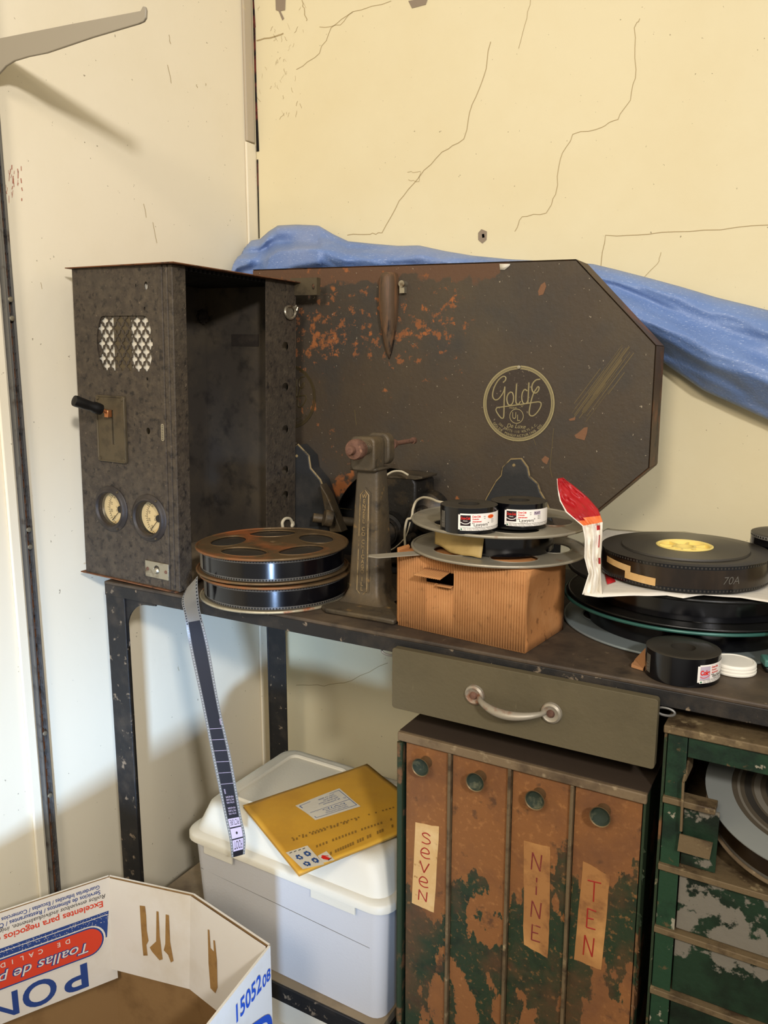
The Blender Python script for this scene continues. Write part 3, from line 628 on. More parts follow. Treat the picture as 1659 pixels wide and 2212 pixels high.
# leather-like pull at the top
bm = B(); hx, zt_, zb_ = oc(845, 592)[0], oc(845, 590)[1], oc(843, 776)[1]; rows = []
prof = [(0, .62), (.015, .78), (.06, .90), (.16, .98), (.3, 1.0), (.5, .92), (.65, .78), (.8, .56), (.92, .32), (1, .05)]
for s, k in prof:
    z = lerp(zt_, zb_, s); hw = .0175 * k; de = .030 * max(k, .05) * (1 - .3 * s)
    rows.append([bm.verts.new((hx - .0035 * s + hw * math.cos(a) * (1 if abs(math.cos(a)) < .99 else 1), YO - .0004 - max(0, math.sin(a)) ** .7 * de, z)) for a in [i / 14 * PI for i in range(15)]])
for i in range(len(rows) - 1):
    for k in range(14): F(bm, [rows[i][k], rows[i][k + 1], rows[i + 1][k + 1], rows[i + 1][k]])
    F(bm, [rows[i][0], rows[i + 1][0], rows[i + 1][14], rows[i][14]])
F(bm, rows[0]); F(bm, rows[-1][::-1]); pull = part('carry_handle', bm, M['handle_leather'], t, smooth=60)
bm = B(); p = onY(868, 613, YO - .012); lathe(bm, [(0, -.002), (.006, -.002), (.006, .012)], p, (0, 1, 0), 16); box(bm, p.x - .006, p.x + .004, YO - .010, YO - .0005, p.z - .016, p.z + .004); part('handle_bolt', bm, M['nickel'], t)
# badges
def badge(name, cx, cz, R, rot, mats, yo, relief):
    bm = B(); fn0 = lambda u, v: Vector((cx + (u * math.cos(rot) - v * math.sin(rot)) * R, yo, cz + (u * math.sin(rot) + v * math.cos(rot)) * R))
    lift = lambda k: (lambda u, v: fn0(u, v) + Vector((0, -k, 0)))
    plate(bm, circ(0, 0, 1, n=72), [], fn0, (0, .0012, 0), 0)
    for r0, r1 in ((.905, .928), (.936, .952), (.962, 1.0)):
        c_ = [(math.cos(i / 72 * 2 * PI), math.sin(i / 72 * 2 * PI)) for i in range(73)]
        stroke(bm, [(x * (r0 + r1) / 2, y * (r0 + r1) / 2) for x, y in c_], r1 - r0, lift(.0003 + relief), 1)
    N_ = lambda pts: [((x - 832) / 735, (850 - y) / 757) for x, y in pts]
    for pts in ([(515, 425), (560, 385), (572, 335), (540, 303), (480, 320), (400, 395), (330, 520), (295, 650), (305, 730), (355, 775), (420, 755), (485, 680), (530, 600), (553, 505)],
                [(553, 505), (540, 800), (537, 1000), (530, 1120), (500, 1148), (450, 1110), (385, 1020), (370, 965), (400, 930), (470, 920), (700, 890), (1000, 848), (1200, 818), (1270, 820), (1297, 850), (1285, 920), (1230, 1010), (1160, 1080), (1100, 1092), (1060, 1050), (1070, 930), (1100, 780), (1145, 640), (1190, 570), (1225, 520), (1250, 530), (1240, 590), (1190, 640), (1130, 620), (1105, 540), (1125, 450), (1190, 385), (1275, 370)],
                [(670, 615), (610, 680), (595, 770), (620, 860), (670, 880), (720, 830), (735, 730), (715, 640), (670, 615)],
                [(795, 455), (785, 650), (783, 800), (805, 855), (845, 855), (880, 800)],
                [(1015, 600), (960, 570), (915, 640), (905, 750), (930, 830), (985, 850), (1030, 780), (1040, 600)], [(1045, 430), (1038, 620), (1030, 840)]):
        bead(bm, N_(pts), .0013, lift(-.0004 + relief), 1, 5)
    lf = lift(.0005 + relief)
    stroke(bm, [(-.04 + .19 * math.cos(i / 32 * 2 * PI), -.33 + .19 * math.sin(i / 32 * 2 * PI)) for i in range(33)], .018, lf, 1)
    text(bm, 'U', lf, -.105, -.40, .26, 1, sx=.7); text(bm, 'L', lf, .02, -.455, .24, 1, sx=.8)
    text(bm, 'MODEL', lf, -.13, -.135, .07, 1); text(bm, '"6"', lf, .11, -.09, .08, 1)
    text(bm, 'De Luxe', lf, -.05, -.645, .155, 1, shear=.35, rot=-.05)
    def arc(s, r, size, a0, a1, k):
        for i, ch in enumerate(s):
            a = lerp(a0, a1, i / (len(s) - 1)); text(bm, ch, lf, r * math.cos(a), r * math.sin(a), size, 1, rot=a + PI / 2, bold=k)
    arc('200 WATTS·110 VOLTS.A.C.', .775, .088, PI + .80, 2 * PI - .80, 0)
    arc('GOLDE MANUFACTURING CO.', .885, .092, PI + .67, 2 * PI - .67, .01)
    bg = part(name, bm, mats, front, smooth=0, recalc=False)
    for sg in (1, -1) if relief else (1,):
        bm = B(); c = fn0(.02, sg * .955); lathe(bm, [(0, -.0035), (.003, -.003), (.0036, -.0005)], c, (0, 1, 0), 14); part('badge_screw', bm, M['badge_old'] if relief else M['nickel'], t)
bc = oc(1120, 872)
badge('maker_badge', bc[0], bc[1], .0645, .02, [M['badge_dark'], M['badge_gold']], YO - .0015, 0)
bc2 = oc(627, 857)
badge('tarnished_badge', bc2[0], bc2[1], .0635, 0, [M['oct'], M['badge_old']], YO - .0015, .0004)
# cast feet standing in front of the case
for k, (prof, dy) in enumerate(((([(1035, 1112), (1052, 1075), (1072, 1040), (1083, 1028), (1086, 1010), (1103, 993), (1125, 992), (1138, 1010), (1142, 1030), (1160, 1046), (1165, 1063), (1178, 1085), (1188, 1110), (1200, 1165), (1030, 1165)]), .0), ([(622, 990), (632, 970), (642, 961), (665, 985), (669, 1012), (690, 1037), (701, 1066), (714, 1100), (724, 1150), (622, 1150)], .028))):
    y0 = YO - .008 - dy
    bm = B(); pts = [onY(x, y, y0) for x, y in prof]
    prism(bm, pts, (0, .006 + dy, 0)); ft = part('casting_foot', bm, M['foot'], t, smooth=20, bevel=.001)
    bm = B(); n_ = len(prof) - 2 if k == 0 else len(prof) - 2
    tube(bm, [p + Vector((0, .003, 0)) for p in pts[:n_]], .0024, 6); part('worn_edge', bm, M['foot_edge'], ft)
    bm = B(); c = onY(1110, 1005, y0) if k == 0 else onY(641, 985, y0); lathe(bm, [(0, -.001), (.0025, -.001), (.003, 0)], c, (0, 1, 0), 12); part('rivet', bm, M['foot_edge'], ft)
bm = B(); e = [onY(x, y, YO - .06) for x, y in ((690, 1045), (706, 1070), (722, 1110), (738, 1150), (712, 1150), (702, 1110))]
prism(bm, e, (0, .024, 0)); part('foot_web', bm, M['cast'], t, bevel=.002)
bm = B(); rod(bm, onY(676, 1118, 1.24), onY(762, 1128, 1.29), .009); rod(bm, onY(700, 1118, 1.235), onY(716, 1121, 1.245), .016, n=20)
part('clamp_rod', bm, M['cast'], t)
bm = B(); poly(bm, [onY(x, y, YO - .0015) for x, y in ((1079, 570), (1102, 570), (1101, 574), (1090, 583), (1080, 583))]); part('torn_label', bm, M['pale_paper'], t, solid=.0006)

# ------------------------------------------------------------ motor in the arch
t = thing('drive_motor', 'greasy black motor with pulley and cream wires behind the iron stand, in the case opening', 'motor', (-.68, 1.2, ZT))
mp = lambda x, y, d=1.225: onY(x, y, d)
bm = B(); prof = [(798, 1050), (812, 1032), (835, 1024), (868, 1026), (890, 1031), (898, 1045), (897, 1110), (888, 1145), (884, 1215), (798, 1225)]
pp = [mp(x, y) for x, y in prof]; zl = min(p.z for p in pp)
prism(bm, pp, (0, .075, 0)); part('motor_body', bm, M['motor'], t, bevel=.004)
bm = B(); prism(bm, [mp(x, y, 1.2225) for x, y in ((800, 1036), (835, 1022), (870, 1025), (912, 1030), (911, 1035), (897, 1037), (866, 1034), (835, 1033), (802, 1048))], (0, .06, 0)); part('motor_flange', bm, M['cast'], t, bevel=.001)
bm = B(); c = mp(832, 1150, 1.205); rr = .036
lathe(bm, [(0, -.004), (.008, -.004), (.008, .004), (.018, .006), (.0235, -.002), (.0255, -.002), (.027, .004), (.033, .006), (rr, .002), (rr, .018), (0, .018)], c, (0, 1, 0), 40); part('pulley', bm, M['motor'], t)
bm = B(); box(bm, -.73, -.60, 1.235, 1.292, ZT + .0006, zl + .003); part('motor_base', bm, M['foot'], t, bevel=.002)
bm = B(); c = mp(920, 1108, 1.25); lathe(bm, [(0, -.02), (.012, -.02), (.016, -.012), (.026, -.008), (.036, 0), (.04, .02), (0, .03)], c, (0, 1, 0), 28); lathe(bm, [(0, -.02), (.006, -.02), (.0065, 0)], mp(893, 1158, 1.22), (0, 1, 0), 14); part('bearing_housing', bm, M['motor'], t)
bm = B(); wr = [mp(x, y, d) for x, y, d in ((960, 1086, 1.12), (945, 1083, 1.13), (930, 1077, 1.15), (913, 1075, 1.17), (899, 1083, 1.18), (892, 1100, 1.18), (889, 1118, 1.18), (880, 1122, 1.18), (876, 1135, 1.18), (874, 1155, 1.18), (875, 1182, 1.18), (874, 1205, 1.18))]
tube(bm, spline(wr, 6), .0021, 8); part('wire', bm, M['cream_wire'], t)
bm = B(); tube(bm, spline([mp(x, y, 1.2) for x, y in ((806, 1046), (830, 1030), (848, 1019), (866, 1018), (882, 1026))], 6), .0018, 8); part('wire', bm, M['cream_wire'], t)
bm = B(); tube(bm, spline([mp(x, y, 1.185) for x, y in ((886, 1128), (880, 1150), (872, 1165), (850, 1185), (828, 1192))], 6), .0011, 6); part('wire', bm, M['cream_wire'], t)

# ------------------------------------------------------------ cast iron rewind stand
t = thing('rewind_stand', 'upright grimy cast iron rewind stand with a rusty knob and raised lettering', 'rewinder', (-.63, 1.06, ZT))
bm = B(); bp_ = [onZ(x, y, ZT + .0005) for x, y in ((694, 1317), (720, 1309), (772, 1292), (848, 1303), (862, 1320), (860, 1346), (850, 1351), (820, 1345), (702, 1325))]
zc_ = sum((p for p in bp_), Vector()) / len(bp_)
prism(bm, bp_, (0, 0, .008)); part('base_plate', bm, M['cast'], t, bevel=.0025)
y0, y1 = 1.030, 1.082
A0, A1 = onY(751, 1296, y0), onY(816, 1308, y0); T0, T1 = onY(769, 1008, y0 + .014), onY(816, 1012, y0 + .014)
yt1 = y1 - .006; zb_ = ZT + .008; zt_ = (T0.z + T1.z) / 2
secs = [(zb_, A0.x - .012, A1.x + .014, y0 - .014, y1 + .010), (zb_ + .006, A0.x - .005, A1.x + .006, y0 - .006, y1 + .004), (zb_ + .02, A0.x, A1.x, y0, y1)]
for k in range(1, 9):
    s = k / 8; secs.append((lerp(zb_ + .02, zt_, s), lerp(A0.x, T0.x, s), lerp(A1.x, T1.x, s), lerp(y0, y0 + .014, s), lerp(y1, yt1, s)))
bm = B(); rows = []
for z, xa, xb, ya, yb in secs: rows.append([bm.verts.new((p[0], p[1], z)) for p in rrect(xa, xb, ya, yb, .006, 3)])
for i in range(len(rows) - 1):
    n_ = len(rows[0])
    for k in range(n_): F(bm, [rows[i][k], rows[i][(k + 1) % n_], rows[i + 1][(k + 1) % n_], rows[i + 1][k]])
F(bm, rows[0][::-1]); F(bm, rows[-1])
colm = part('column', bm, M['cast'], t, smooth=50)
cf = lambda u, z, k=0: Vector((u, lerp(y0, y0 + .014, (z - zb_ - .02) / (zt_ - zb_ - .02)) - .0008 - k, z))
na, nb = onY(788, 1058, y0 + .01), onY(786, 1285, y0 + .003); hw = .0098
xm = lambda z: lerp(nb.x - .001, na.x, (z - nb.z) / (na.z - nb.z)); bm = B()
zh, zl = na.z, nb.z; w0, w1 = .0072, .0092
oln = [(0, zl, 0), (1, zl + .008, 0), (1, zh - .008, 0), (0, zh, 0), (-1, zh - .008, 0), (-1, zl + .008, 0)]
wz = lambda z: lerp(w1, w0, (z - zl) / (zh - zl))
tube(bm, [cf(xm(z) + k * wz(z), z, .0006) for k, z, _ in oln], .0011, 6, 1, closed=True)
prism(bm, [cf(xm(z) + k * wz(z) * 1.45, z + (.004 if z > (zl + zh) / 2 else -.012), -.0002) for k, z, _ in oln], (0, -.0008, 0))
word = 'WENZEL CO CHICAGO ILL'; n_ = len(word); pos = [0]
for ch in word[:-1]: pos.append(pos[-1] + (.55 if ch == ' ' else 1))
for i, ch in enumerate(word):
    z = lerp(zh - .013, zl + .008, pos[i] / pos[-1]); text(bm, ch, lambda u, v, z=z: cf(xm(z) + u, z + v, .0012), 0, 0, .0088, 1, sx=.95, bold=.02)
part('name_plate', bm, [M['cast'], M['cast_hi']], colm, smooth=30)
bm = B()                                     # head with its two rounded cheeks
hz0, hz1 = zt_ - .001, onY(800, 938, y0 + .02).z
def cheek(xa, xb, ya, yb, z0, z1, r): prism(bm, [(x, ya, z) for x, z in rrect(xa, xb, z0, z1, r, 5)], (0, yb - ya, 0))
cheek(T0.x - .004, T1.x + .001, y0 + .002, y0 + .034, hz0 - .004, hz1 - .003, .009)
cheek(T1.x - .034, T1.x + .008, y0 + .0345, yt1 + .008, hz0 + .004, hz1 + .001, .013)
box(bm, T0.x - .006, T1.x + .003, y0 + .004, yt1 + .002, hz0 - .004, hz0 + .002)
part('head', bm, M['cast'], t, bevel=.003, smooth=50)
kc = onY(765, 972, .985); ax = Vector((0, 1, 0)); hc = onY(798, 965, y0 + .02)
kc = Vector((hc.x - .012, .9915, hc.z + .001)); kc = onY(763, 972, .9915)
bm = B(); lathe(bm, [(0, -.012), (.006, -.011), (.007, -.004), (.006, -.002), (.014, 0), (.0155, .003), (.0155, .013), (.0135, .016), (.0135, .019), (0, .019)], kc, ax, 32); part('knob', bm, M['rust_knob'], t)
bm = B(); rod(bm, kc + ax * .019, kc + ax * (y0 + .003 - kc.y), .0065)
for k in range(6): tube(bm, [kc + Vector((.0085 * math.cos(a), .0205 + k * .0042, .0085 * math.sin(a))) for a in [i / 20 * 2 * PI for i in range(20)]], .0011, 6, closed=True)
part('spindle_spring', bm, M['cast'], t)
bm = B(); sp = Vector((kc.x + .012, yt1 + .006, kc.z + .002)); rod(bm, sp, sp + ax * .012, .010, .007); rod(bm, sp + ax * .012, sp + ax * .075, .0038); lathe(bm, [(0, 0), (.0052, 0), (.0056, .006), (.004, .009), (0, .009)], sp + ax * .073, ax, 16)
part('drive_shaft', bm, M['rust_knob'], t)

# ------------------------------------------------------------ reels and film rolls
def pack(bm, R, ri, z, h, n=96, perf=True, mside=0, mtop=1, medge=2, mperf_hole=3, r_step=0, tilt=0):
    e = .0052
    lathe(bm, [(ri, z + .0006), (R - .001, z), (R, z + .0004), (R, z + e), (R, z + h - e), (R, z + h - .0004), (R - .001, z + h)] + [(R * .8, z + h + r_step), (ri, z + h + r_step), (ri, z + .0006)], n=n, mis=[mtop, mtop, medge, mside, medge, mtop, mtop, mtop, mtop])
    lathe(bm, [(ri, z + .004), (0, z + .004)], n=n, mi=mperf_hole)  # black disc across the centre hole, its deep shade painted in
    if perf:
        np_ = int(2 * PI * R / .00475)
        for zz in (z + .0028, z + h - .0028):
            for i in range(np_):
                a = 2 * PI * i / np_; da = .0011 / R; rr = R + .00025
                poly(bm, [(rr * math.cos(a + s * da), rr * math.sin(a + s * da), zz + v) for s, v in ((-1, -.0012), (1, -.0012), (1, .0012), (-1, .0012))], mperf_hole)
def flange(bm, R, z, nh=5, rot=0, rim=.0022, hole_r=.62, hs=(.185, .29), hub=.011, th=.0012, mi=0):
    holes = []
    for k in range(nh):
        a = rot + 2 * PI * k / nh; c, s = math.cos(a), math.sin(a)
        holes.append([(R * (hole_r * c) + (p * c - q * s), R * (hole_r * s) + (p * s + q * c)) for p, q in circ(0, 0, R * hs[0], R * hs[1], 28)])
    if hub: holes.append(circ(0, 0, .0045, n=12))
    plate(bm, circ(0, 0, R - .001, n=96), holes, lambda a, b: Vector((a, b, z)), (0, 0, th), mi)
    tube(bm, [(math.cos(i / 96 * 2 * PI) * (R - rim), math.sin(i / 96 * 2 * PI) * (R - rim), z + th / 2) for i in range(96)], rim, 8, mi, closed=True)
    for k in range(nh):                      # pressed rims round the openings
        a = rot + 2 * PI * k / nh; c, s = math.cos(a), math.sin(a)
        tube(bm, [Vector((R * (hole_r * c) + (p * c - q * s), R * (hole_r * s) + (p * s + q * c), z + th)) for p, q in circ(0, 0, R * (hs[0] + .012), R * (hs[1] + .012), 28)], .0009, 6, mi, closed=True)
def cyl_fn(R, a0, z0): return lambda u, v: Vector((R * math.cos(a0 + u / R), R * math.sin(a0 + u / R), z0 + v))
FM = [M['film'], M['film_top'], M['film_edge'], M['perf']]
# two rusty reels on top of each other
def small_reel(label, loc, rot, mtop, mbot, packR, group):
    t = thing('film_reel', label, 'film reel', loc, (0, 0, rot), group)
    bm = B(); pack(bm, packR, .03, .0028, .0345); part('wound_film', bm, FM, t, True, smooth=25, recalc=False)
    bm = B(); f = cyl_fn(packR + .0004, -2.75 - rot, .0028); grid(bm, lambda u, v: f(u * .075, .0052 + v * .0241), 16, 2); part('film_tail', bm, M['grey_leader'], t, True, smooth=60)
    bm = B(); flange(bm, .127, .0382, rot=.977, hole_r=.61, hs=(.215, .315)); lathe(bm, [(.02, .0394), (.017, .0404), (.012, .0408), (.006, .0408), (.0045, .0396)], n=32); part('top_flange', bm, mtop, t, True)
    bm = B(); flange(bm, .127, .0006, rot=.977, hole_r=.61, hs=(.215, .315)); part('bottom_flange', bm, mbot, t, True)
    bm = B(); lathe(bm, [(.0045, .0018), (.0295, .0018), (.0295, .0380), (.0045, .0380), (.0045, .0018)], n=40); part('hub', bm, mtop, t, True)
    return t
rc0 = Vector((-.8085, 1.032, ZT))
small_reel('lower rusty film reel with blotchy pale bottom rim, resting on the table edge', rc0 + Vector((.006, .0, .0012)), .4, M['rust_reel'], M['pale_reel'], .119, 'rusty film reels')
small_reel('upper rusty brown film reel stacked on another beside the iron stand', rc0 + Vector((-.002, .002, .0443)), 0, M['rust_reel'], M['rust_reel'], .119, 'rusty film reels')
# corrugated box
bx = Vector((-.540, .9785, ZT + .0008)); brot = math.radians(-6.0); BW, BD, BH = .203, .122, .109
t = thing('kraft_box', 'brown corrugated cardboard box under the silver film reel', 'box', bx, (0, 0, brot))
bm = B(); n_ = 52 * 6
fl = lambda x: -.0008 * math.cos(x / BW * 52 * 2 * PI)
hx0, hx1, hz0, hz1 = .048, .094, .073, .091
cols = [i / n_ * BW for i in range(n_ + 1)]
zs = [0, hz0, hz1, BH]
vv = [[bm.verts.new((x, fl(x), z)) for z in zs] for x in cols]
for i in range(n_):
    for j in range(3):
        if j == 1 and hx0 < cols[i] and cols[i + 1] < hx1: continue
        F(bm, [vv[i][j], vv[i + 1][j], vv[i + 1][j + 1], vv[i][j + 1]], 0)
grid(bm, lambda u, v: Vector((BW - .009 * math.sin(PI * v) * math.sin(PI * min(1, u * 1.0)) ** .5 * (1 if 0 < u < 1 else 0), u * BD, v * BH)), 10, 10, 1)
grid(bm, lambda u, v: Vector((.004 * math.sin(PI * v), u * BD, v * BH)), 6, 6, 1)
poly(bm, [(0, BD, 0), (BW, BD, 0), (BW, BD, BH), (0, BD, BH)], 1)
poly(bm, [(0, 0, 0), (BW, 0, 0), (BW, BD, 0), (0, BD, 0)], 1); grid(bm, lambda u, v: Vector((BW * u, BD * v, BH)), 2, 2, 1)
part('box_body', bm, [M['card'], M['card_flat']], t, True, smooth=60, solid=.0012)
bm = B(); n2 = 60
grid(bm, lambda u, v: Vector((lerp(hx0 - .002, hx1 - .006, u) - .002 * v, -.001 - .024 * v - .0007 * math.cos(u * 12 * 2 * PI), hz1 + .0015 - .006 * v)), n2, 4); part('handle_flap', bm, M['card'], t, True, solid=.001)
bm = B(); grid(bm, lambda u, v: Vector((lerp(hx0 + .022, hx1, u), -.001 - .009 * v, hz0 + .0005 - .001 * v)), 8, 2); part('handle_fold', bm, M['card'], t, True, solid=.0015)
bm = B(); prism(bm, [(-.004, .002, .004), (.002, -.0025, .004), (.002, -.0025, BH + .004), (-.004, .002, BH + .006)], (0, .03, 0)); part('end_flap', bm, M['card_flat'], t, True, bevel=.001)
zbx = ZT + .0008 + BH
# metal strip across the box
bm = B(); s0, s1 = onZ(802, 1204, zbx + .0022), onZ(935, 1193, zbx + .0022); dv = (s1 - s0).normalized(); nv = Vector((-dv.y, dv.x, 0)) * .012
prism(bm, [s0 - nv * .75 + dv * .008, s1 - nv, s1 + nv, s0 + nv, s0 + nv * .3 - dv * .003], (0, 0, .0012))
solo('metal_strip', bm, M['grey_metal'], 'thin pale metal strip sticking out to the left from under the silver reel', 'metal strip')
# silver reel
sc = Vector((-.421, 1.064, zbx + .0046))
t = thing('film_reel', 'silver grey film reel with wide open flanges lying on the brown corrugated box', 'film reel', sc, (0, math.radians(.5), 0))
bm = B(); pack(bm, .078, .03, .0024, .0345, perf=False); part('wound_film', bm, [M['film'], M['film_top'], M['film'], M['perf']], t, True, smooth=25, recalc=False)
bm = B(); flange(bm, .1275, .0395, rot=.35, hs=(.2, .255), hole_r=.60); pf = part('top_flange', bm, M['silver_reel'], t, True)
bm = B(); flange(bm, .1275, .0004, rot=.35, hs=(.2, .255), hole_r=.60); part('bottom_flange', bm, M['silver_reel'], t, True)
bm = B(); lathe(bm, [(.0045, .0018), (.0295, .0018), (.0295, .0392), (.0045, .0392), (.0045, .0018)], n=40); part('hub', bm, M['silver_reel'], t, True)
bm = B(); a0 = math.atan2(-sc.y, -sc.x)
def tape(u, v):
    a = a0 - 1.25 + u * 1.0; r = .0792 + .016 * (1 - u) ** 1.5 + .012 * u * (1 - v); z = .036 - (1 - v) * .029 - .006 * u + .002 * math.sin(9 * u)
    return Vector((r * math.cos(a), r * math.sin(a), max(.003, z)))
grid(bm, tape, 18, 8); part('masking_tape', bm, M['masking'], t, True, solid=.0004)
ztop = sc.z + .0408
# trailer rolls
def trailer(label, loc, R, aoff, side, extra, W=.076, group='small trailer rolls with printed labels', title='"Lawyers"', coke=False):
    t = thing('film_roll', label, 'film roll', loc, (0, 0, 0), group)
    bm = B(); pack(bm, R, .0145, .0, .035, 72, perf=False); part('wound_film', bm, [M['film'], M['film_top'], M['film'], M['perf']], t, True, smooth=25, recalc=False)
    a0 = math.atan2(-loc.y, -loc.x); bm = B(); e = cyl_fn(R + .0003, a0 + aoff, 0)
    k = 30; H = .0225; z0 = .0052
    g = [[bm.verts.new(e(lerp(0, W, i / k), z0 + H * q)) for q in (0, .06, .94, 1)] for i in range(k + 1)]
    for i in range(k):
        for q in range(3):
            if i in (0, k - 1) and q != 1: continue
            F(bm, [g[i][q], g[i + 1][q], g[i + 1][q + 1], g[i][q + 1]], 0)
    f2 = cyl_fn(R + .0006, a0 + aoff, z0); f3 = cyl_fn(R + .0008, a0 + aoff, z0)
    def patch(u0, u1, v0, v1, mi, f): grid(bm, lambda s, q: f(lerp(u0, u1, s), lerp(v0, v1, q)), 8, 1, mi)
    if coke:
        patch(.003, .0165, .0045, .0205, 5, f2); text(bm, 'Coke', f3, .0098, .0105, .0078, 1, fit=.0135, bold=.05)
        stroke(bm, [(.003, .0085), (.007, .0068), (.012, .0075), (.0165, .0098)], .0007, f3, 1, 4)
    else:
        patch(.003, .0165, .0065, .0205, 2, f2); stroke(bm, [(.003, .0112), (.008, .0092), (.013, .0095), (.0165, .0118)], .0009, f3, 0, 4)
        text(bm, 'Coca-Cola', f3, .0097, .0150, .0048, 1, fit=.0125, shear=.3, bold=.03); text(bm, 'Classic', f3, .0097, .0124, .0022, 0)
    for i, s_ in enumerate(('Coca-Cola', 'Production', 'Entertainment')): text(bm, s_, f3, .0185 + .0003 * i, .0178 - i * .0032, .0036 if i == 0 else .0027, 1, 'L', shear=.3, bold=.03, fit=(.0115, .009, .0125)[i])
    text(bm, title, f3, .0185, .0062, .0062, 3, 'L')
    text(bm, 'TRT', f3, .036, .0178, .0018, 3); text(bm, ':60', f3, .036, .0155, .0018, 3)
    stroke(bm, [(.002, .0042), (.05, .0042), (W - .004, .0042)], .0003, f2, 3, 8)
    for i, y in enumerate((.0026, .0008)): text(bm, 'The Trailer Printing Company, Theatre Distribution, 800-555', f3, .007, y, .0016, 3, 'L', fit=.062 if not i else .066)
    text(bm, 'Mono Only', f3, .026, .0046, .0014, 3)
    lathe(bm, [(0, 0), (.0012, 0)], f3(.0045, .0018), f3(.0045, .0018).xy.to_3d(), 10, 6)
    for y in (.0135, .0115, .0095): text(bm, 'dolby sr', f3, .050, y, .0017, 3)
    if extra == 'scope': poly(bm, [f2(.0465 + p, .0178 + q) for p, q in circ(0, 0, .0055, .0026, 20)], 4); text(bm, 'SCOPE', f3, .0465, .0168, .0028, 1)
    if extra == 'flat': patch(.041, .052, .0152, .0200, 5, f2); text(bm, 'FLAT', f3, .0465, .0163, .0040, 3, bold=.02)
    part('paper_label', bm, [M['white_label'], M['red_ink'], M['label_dark'], M['ink'], M['orange_ink'], M['label_pink'], M['green_ink']], t, True, smooth=60, recalc=False)
    bm = B(); f4 = cyl_fn(R + .0003, a0 - 1.2, 0)
    grid(bm, lambda u, v: f4(u * .010, .0058 + v * .0225), 4, 1, 0)
    for k in range(3): grid(bm, lambda u, v, k=k: cyl_fn(R + .0005, a0 - 1.2, 0)(.002 + u * .005, .009 + k * .004 + v * .001), 3, 1, 1)
    part('edge_code', bm, [M['film_edge'], M['clear']], t, True, smooth=60, recalc=False)
    return t
def rollpos(xf, yf, z, R):                   # front foot of the roll in the frame -> axis
    p = onZ(xf, yf, z); d = Vector((p.x, p.y, 0)).normalized(); return Vector((p.x, p.y, z)) + d * R
l1 = rollpos(1012, 1155, ztop + .0002, .0385)
trailer('front small black film roll lying on the silver reel, label with an orange oval', l1, .0385, -.36, 0, 'scope')
l2 = l1 + (onZ(1080, 1090, ztop + .035) - onZ(1012, 1095, ztop + .035)); dd = (l2 - l1); dd.z = 0
l2 = l1 + dd.normalized() * max(dd.length, .0785)
trailer('rear small black film roll on the silver reel, partly hidden behind another labelled roll', l2, .0385, -.50, 0, 'flat')
p = onZ(1470, 1484, ZT + .0006); l3 = p + Vector((p.x, p.y, 0)).normalized() * .0432
trailer('small black film roll lying directly on the bare table top, label with large red word', l3, .0432, .42, 0, '', title='"Backyard"', coke=True)

# big reels under the bag
def big_reel(label, loc, mb, mt, mr, packR, top=True):
    t = thing('large_film_reel', label, 'film reel', loc, (0, 0, .3), 'large film reels under the bag')
    bm = B(); pack(bm, packR, .05, .003, .034, perf=False); part('wound_film', bm, [M['film'], M['film_top'], M['film'], M['perf']], t, True, smooth=25, recalc=False)
    bm = B(); flange(bm, RB, .0008, 4, 0, .0018, .66, (.17, .2), 0, .0016); part('bottom_flange', bm, mb, t, True)
    bm = B(); plate(bm, circ(0, 0, RB - .0015, n=96), [circ(.11, .05, .022, .03, 20), circ(-.11, -.05, .022, .03, 20)], lambda a, b: Vector((a, b, .0385)), (0, 0, .0012)); part('top_flange', bm, mt, t, True)
    bm = B(); tube(bm, [(math.cos(i / 96 * 2 * PI) * (RB - .0015), math.sin(i / 96 * 2 * PI) * (RB - .0015), .0388) for i in range(96)], .0024, 8, closed=True); part('flange_rim', bm, mr, t, True)
    return t
RB = .176
bc_ = Vector((-.179, 1.201, ZT))
big_reel('large reel with pale blue-grey bottom flange lying flat on the table beside the brown box', bc_ + Vector((0, 0, .0012)), M['blue_grey'], M['black_reel'], M['teal_rim'], .140)
big_reel('large black reel directly under the white plastic bag, on another large reel', bc_ + Vector((.004, .003, .0432)), M['black_reel'], M['black_reel'], M['black_reel'], .148)
zbag = ZT + .0432 + .0435
# plastic bag: flat sheet over the reel plus the raised red fold
bm = B()
fr = [(1262, 1287), (1292, 1291), (1380, 1289), (1440, 1287), (1476, 1293), (1520, 1287), (1600, 1293), (1659, 1303), (1740, 1318)]
bk = [(1300, 1150), (1312, 1143), (1390, 1150), (1440, 1150), (1480, 1150), (1540, 1160), (1610, 1196), (1659, 1212), (1740, 1225)]
def sheet(u, v):
    x = u * (len(fr) - 1); i = min(int(x), len(fr) - 2); f = x - i
    a = onZ(lerp(fr[i][0], fr[i + 1][0], f), lerp(fr[i][1], fr[i + 1][1], f), zbag); b = onZ(lerp(bk[i][0], bk[i + 1][0], f), lerp(bk[i][1], bk[i + 1][1], f), zbag)
    p = a.lerp(b, v); p.z += .0012 + .0007 * noise.noise(Vector((p.x * 40, p.y * 40, 1))) + .0008 * noise.noise(Vector((p.x * 15, p.y * 60, 4)))
    return p
grid(bm, sheet, 48, 24, 0)
rowsL = [(1203, 1034), (1205, 1060), (1209, 1082), (1222, 1106), (1258, 1136), (1264, 1165), (1263, 1205), (1272, 1240), (1258, 1284)]
rowsR = [(1216, 1032), (1240, 1050), (1270, 1075), (1292, 1100), (1302, 1128), (1301, 1160), (1298, 1205), (1298, 1245), (1302, 1291)]
dps = [1.150, 1.142, 1.132, 1.118, 1.104, 1.092, 1.086, 1.080, 1.072]
zb0 = onZ(1280, 1287, zbag); 
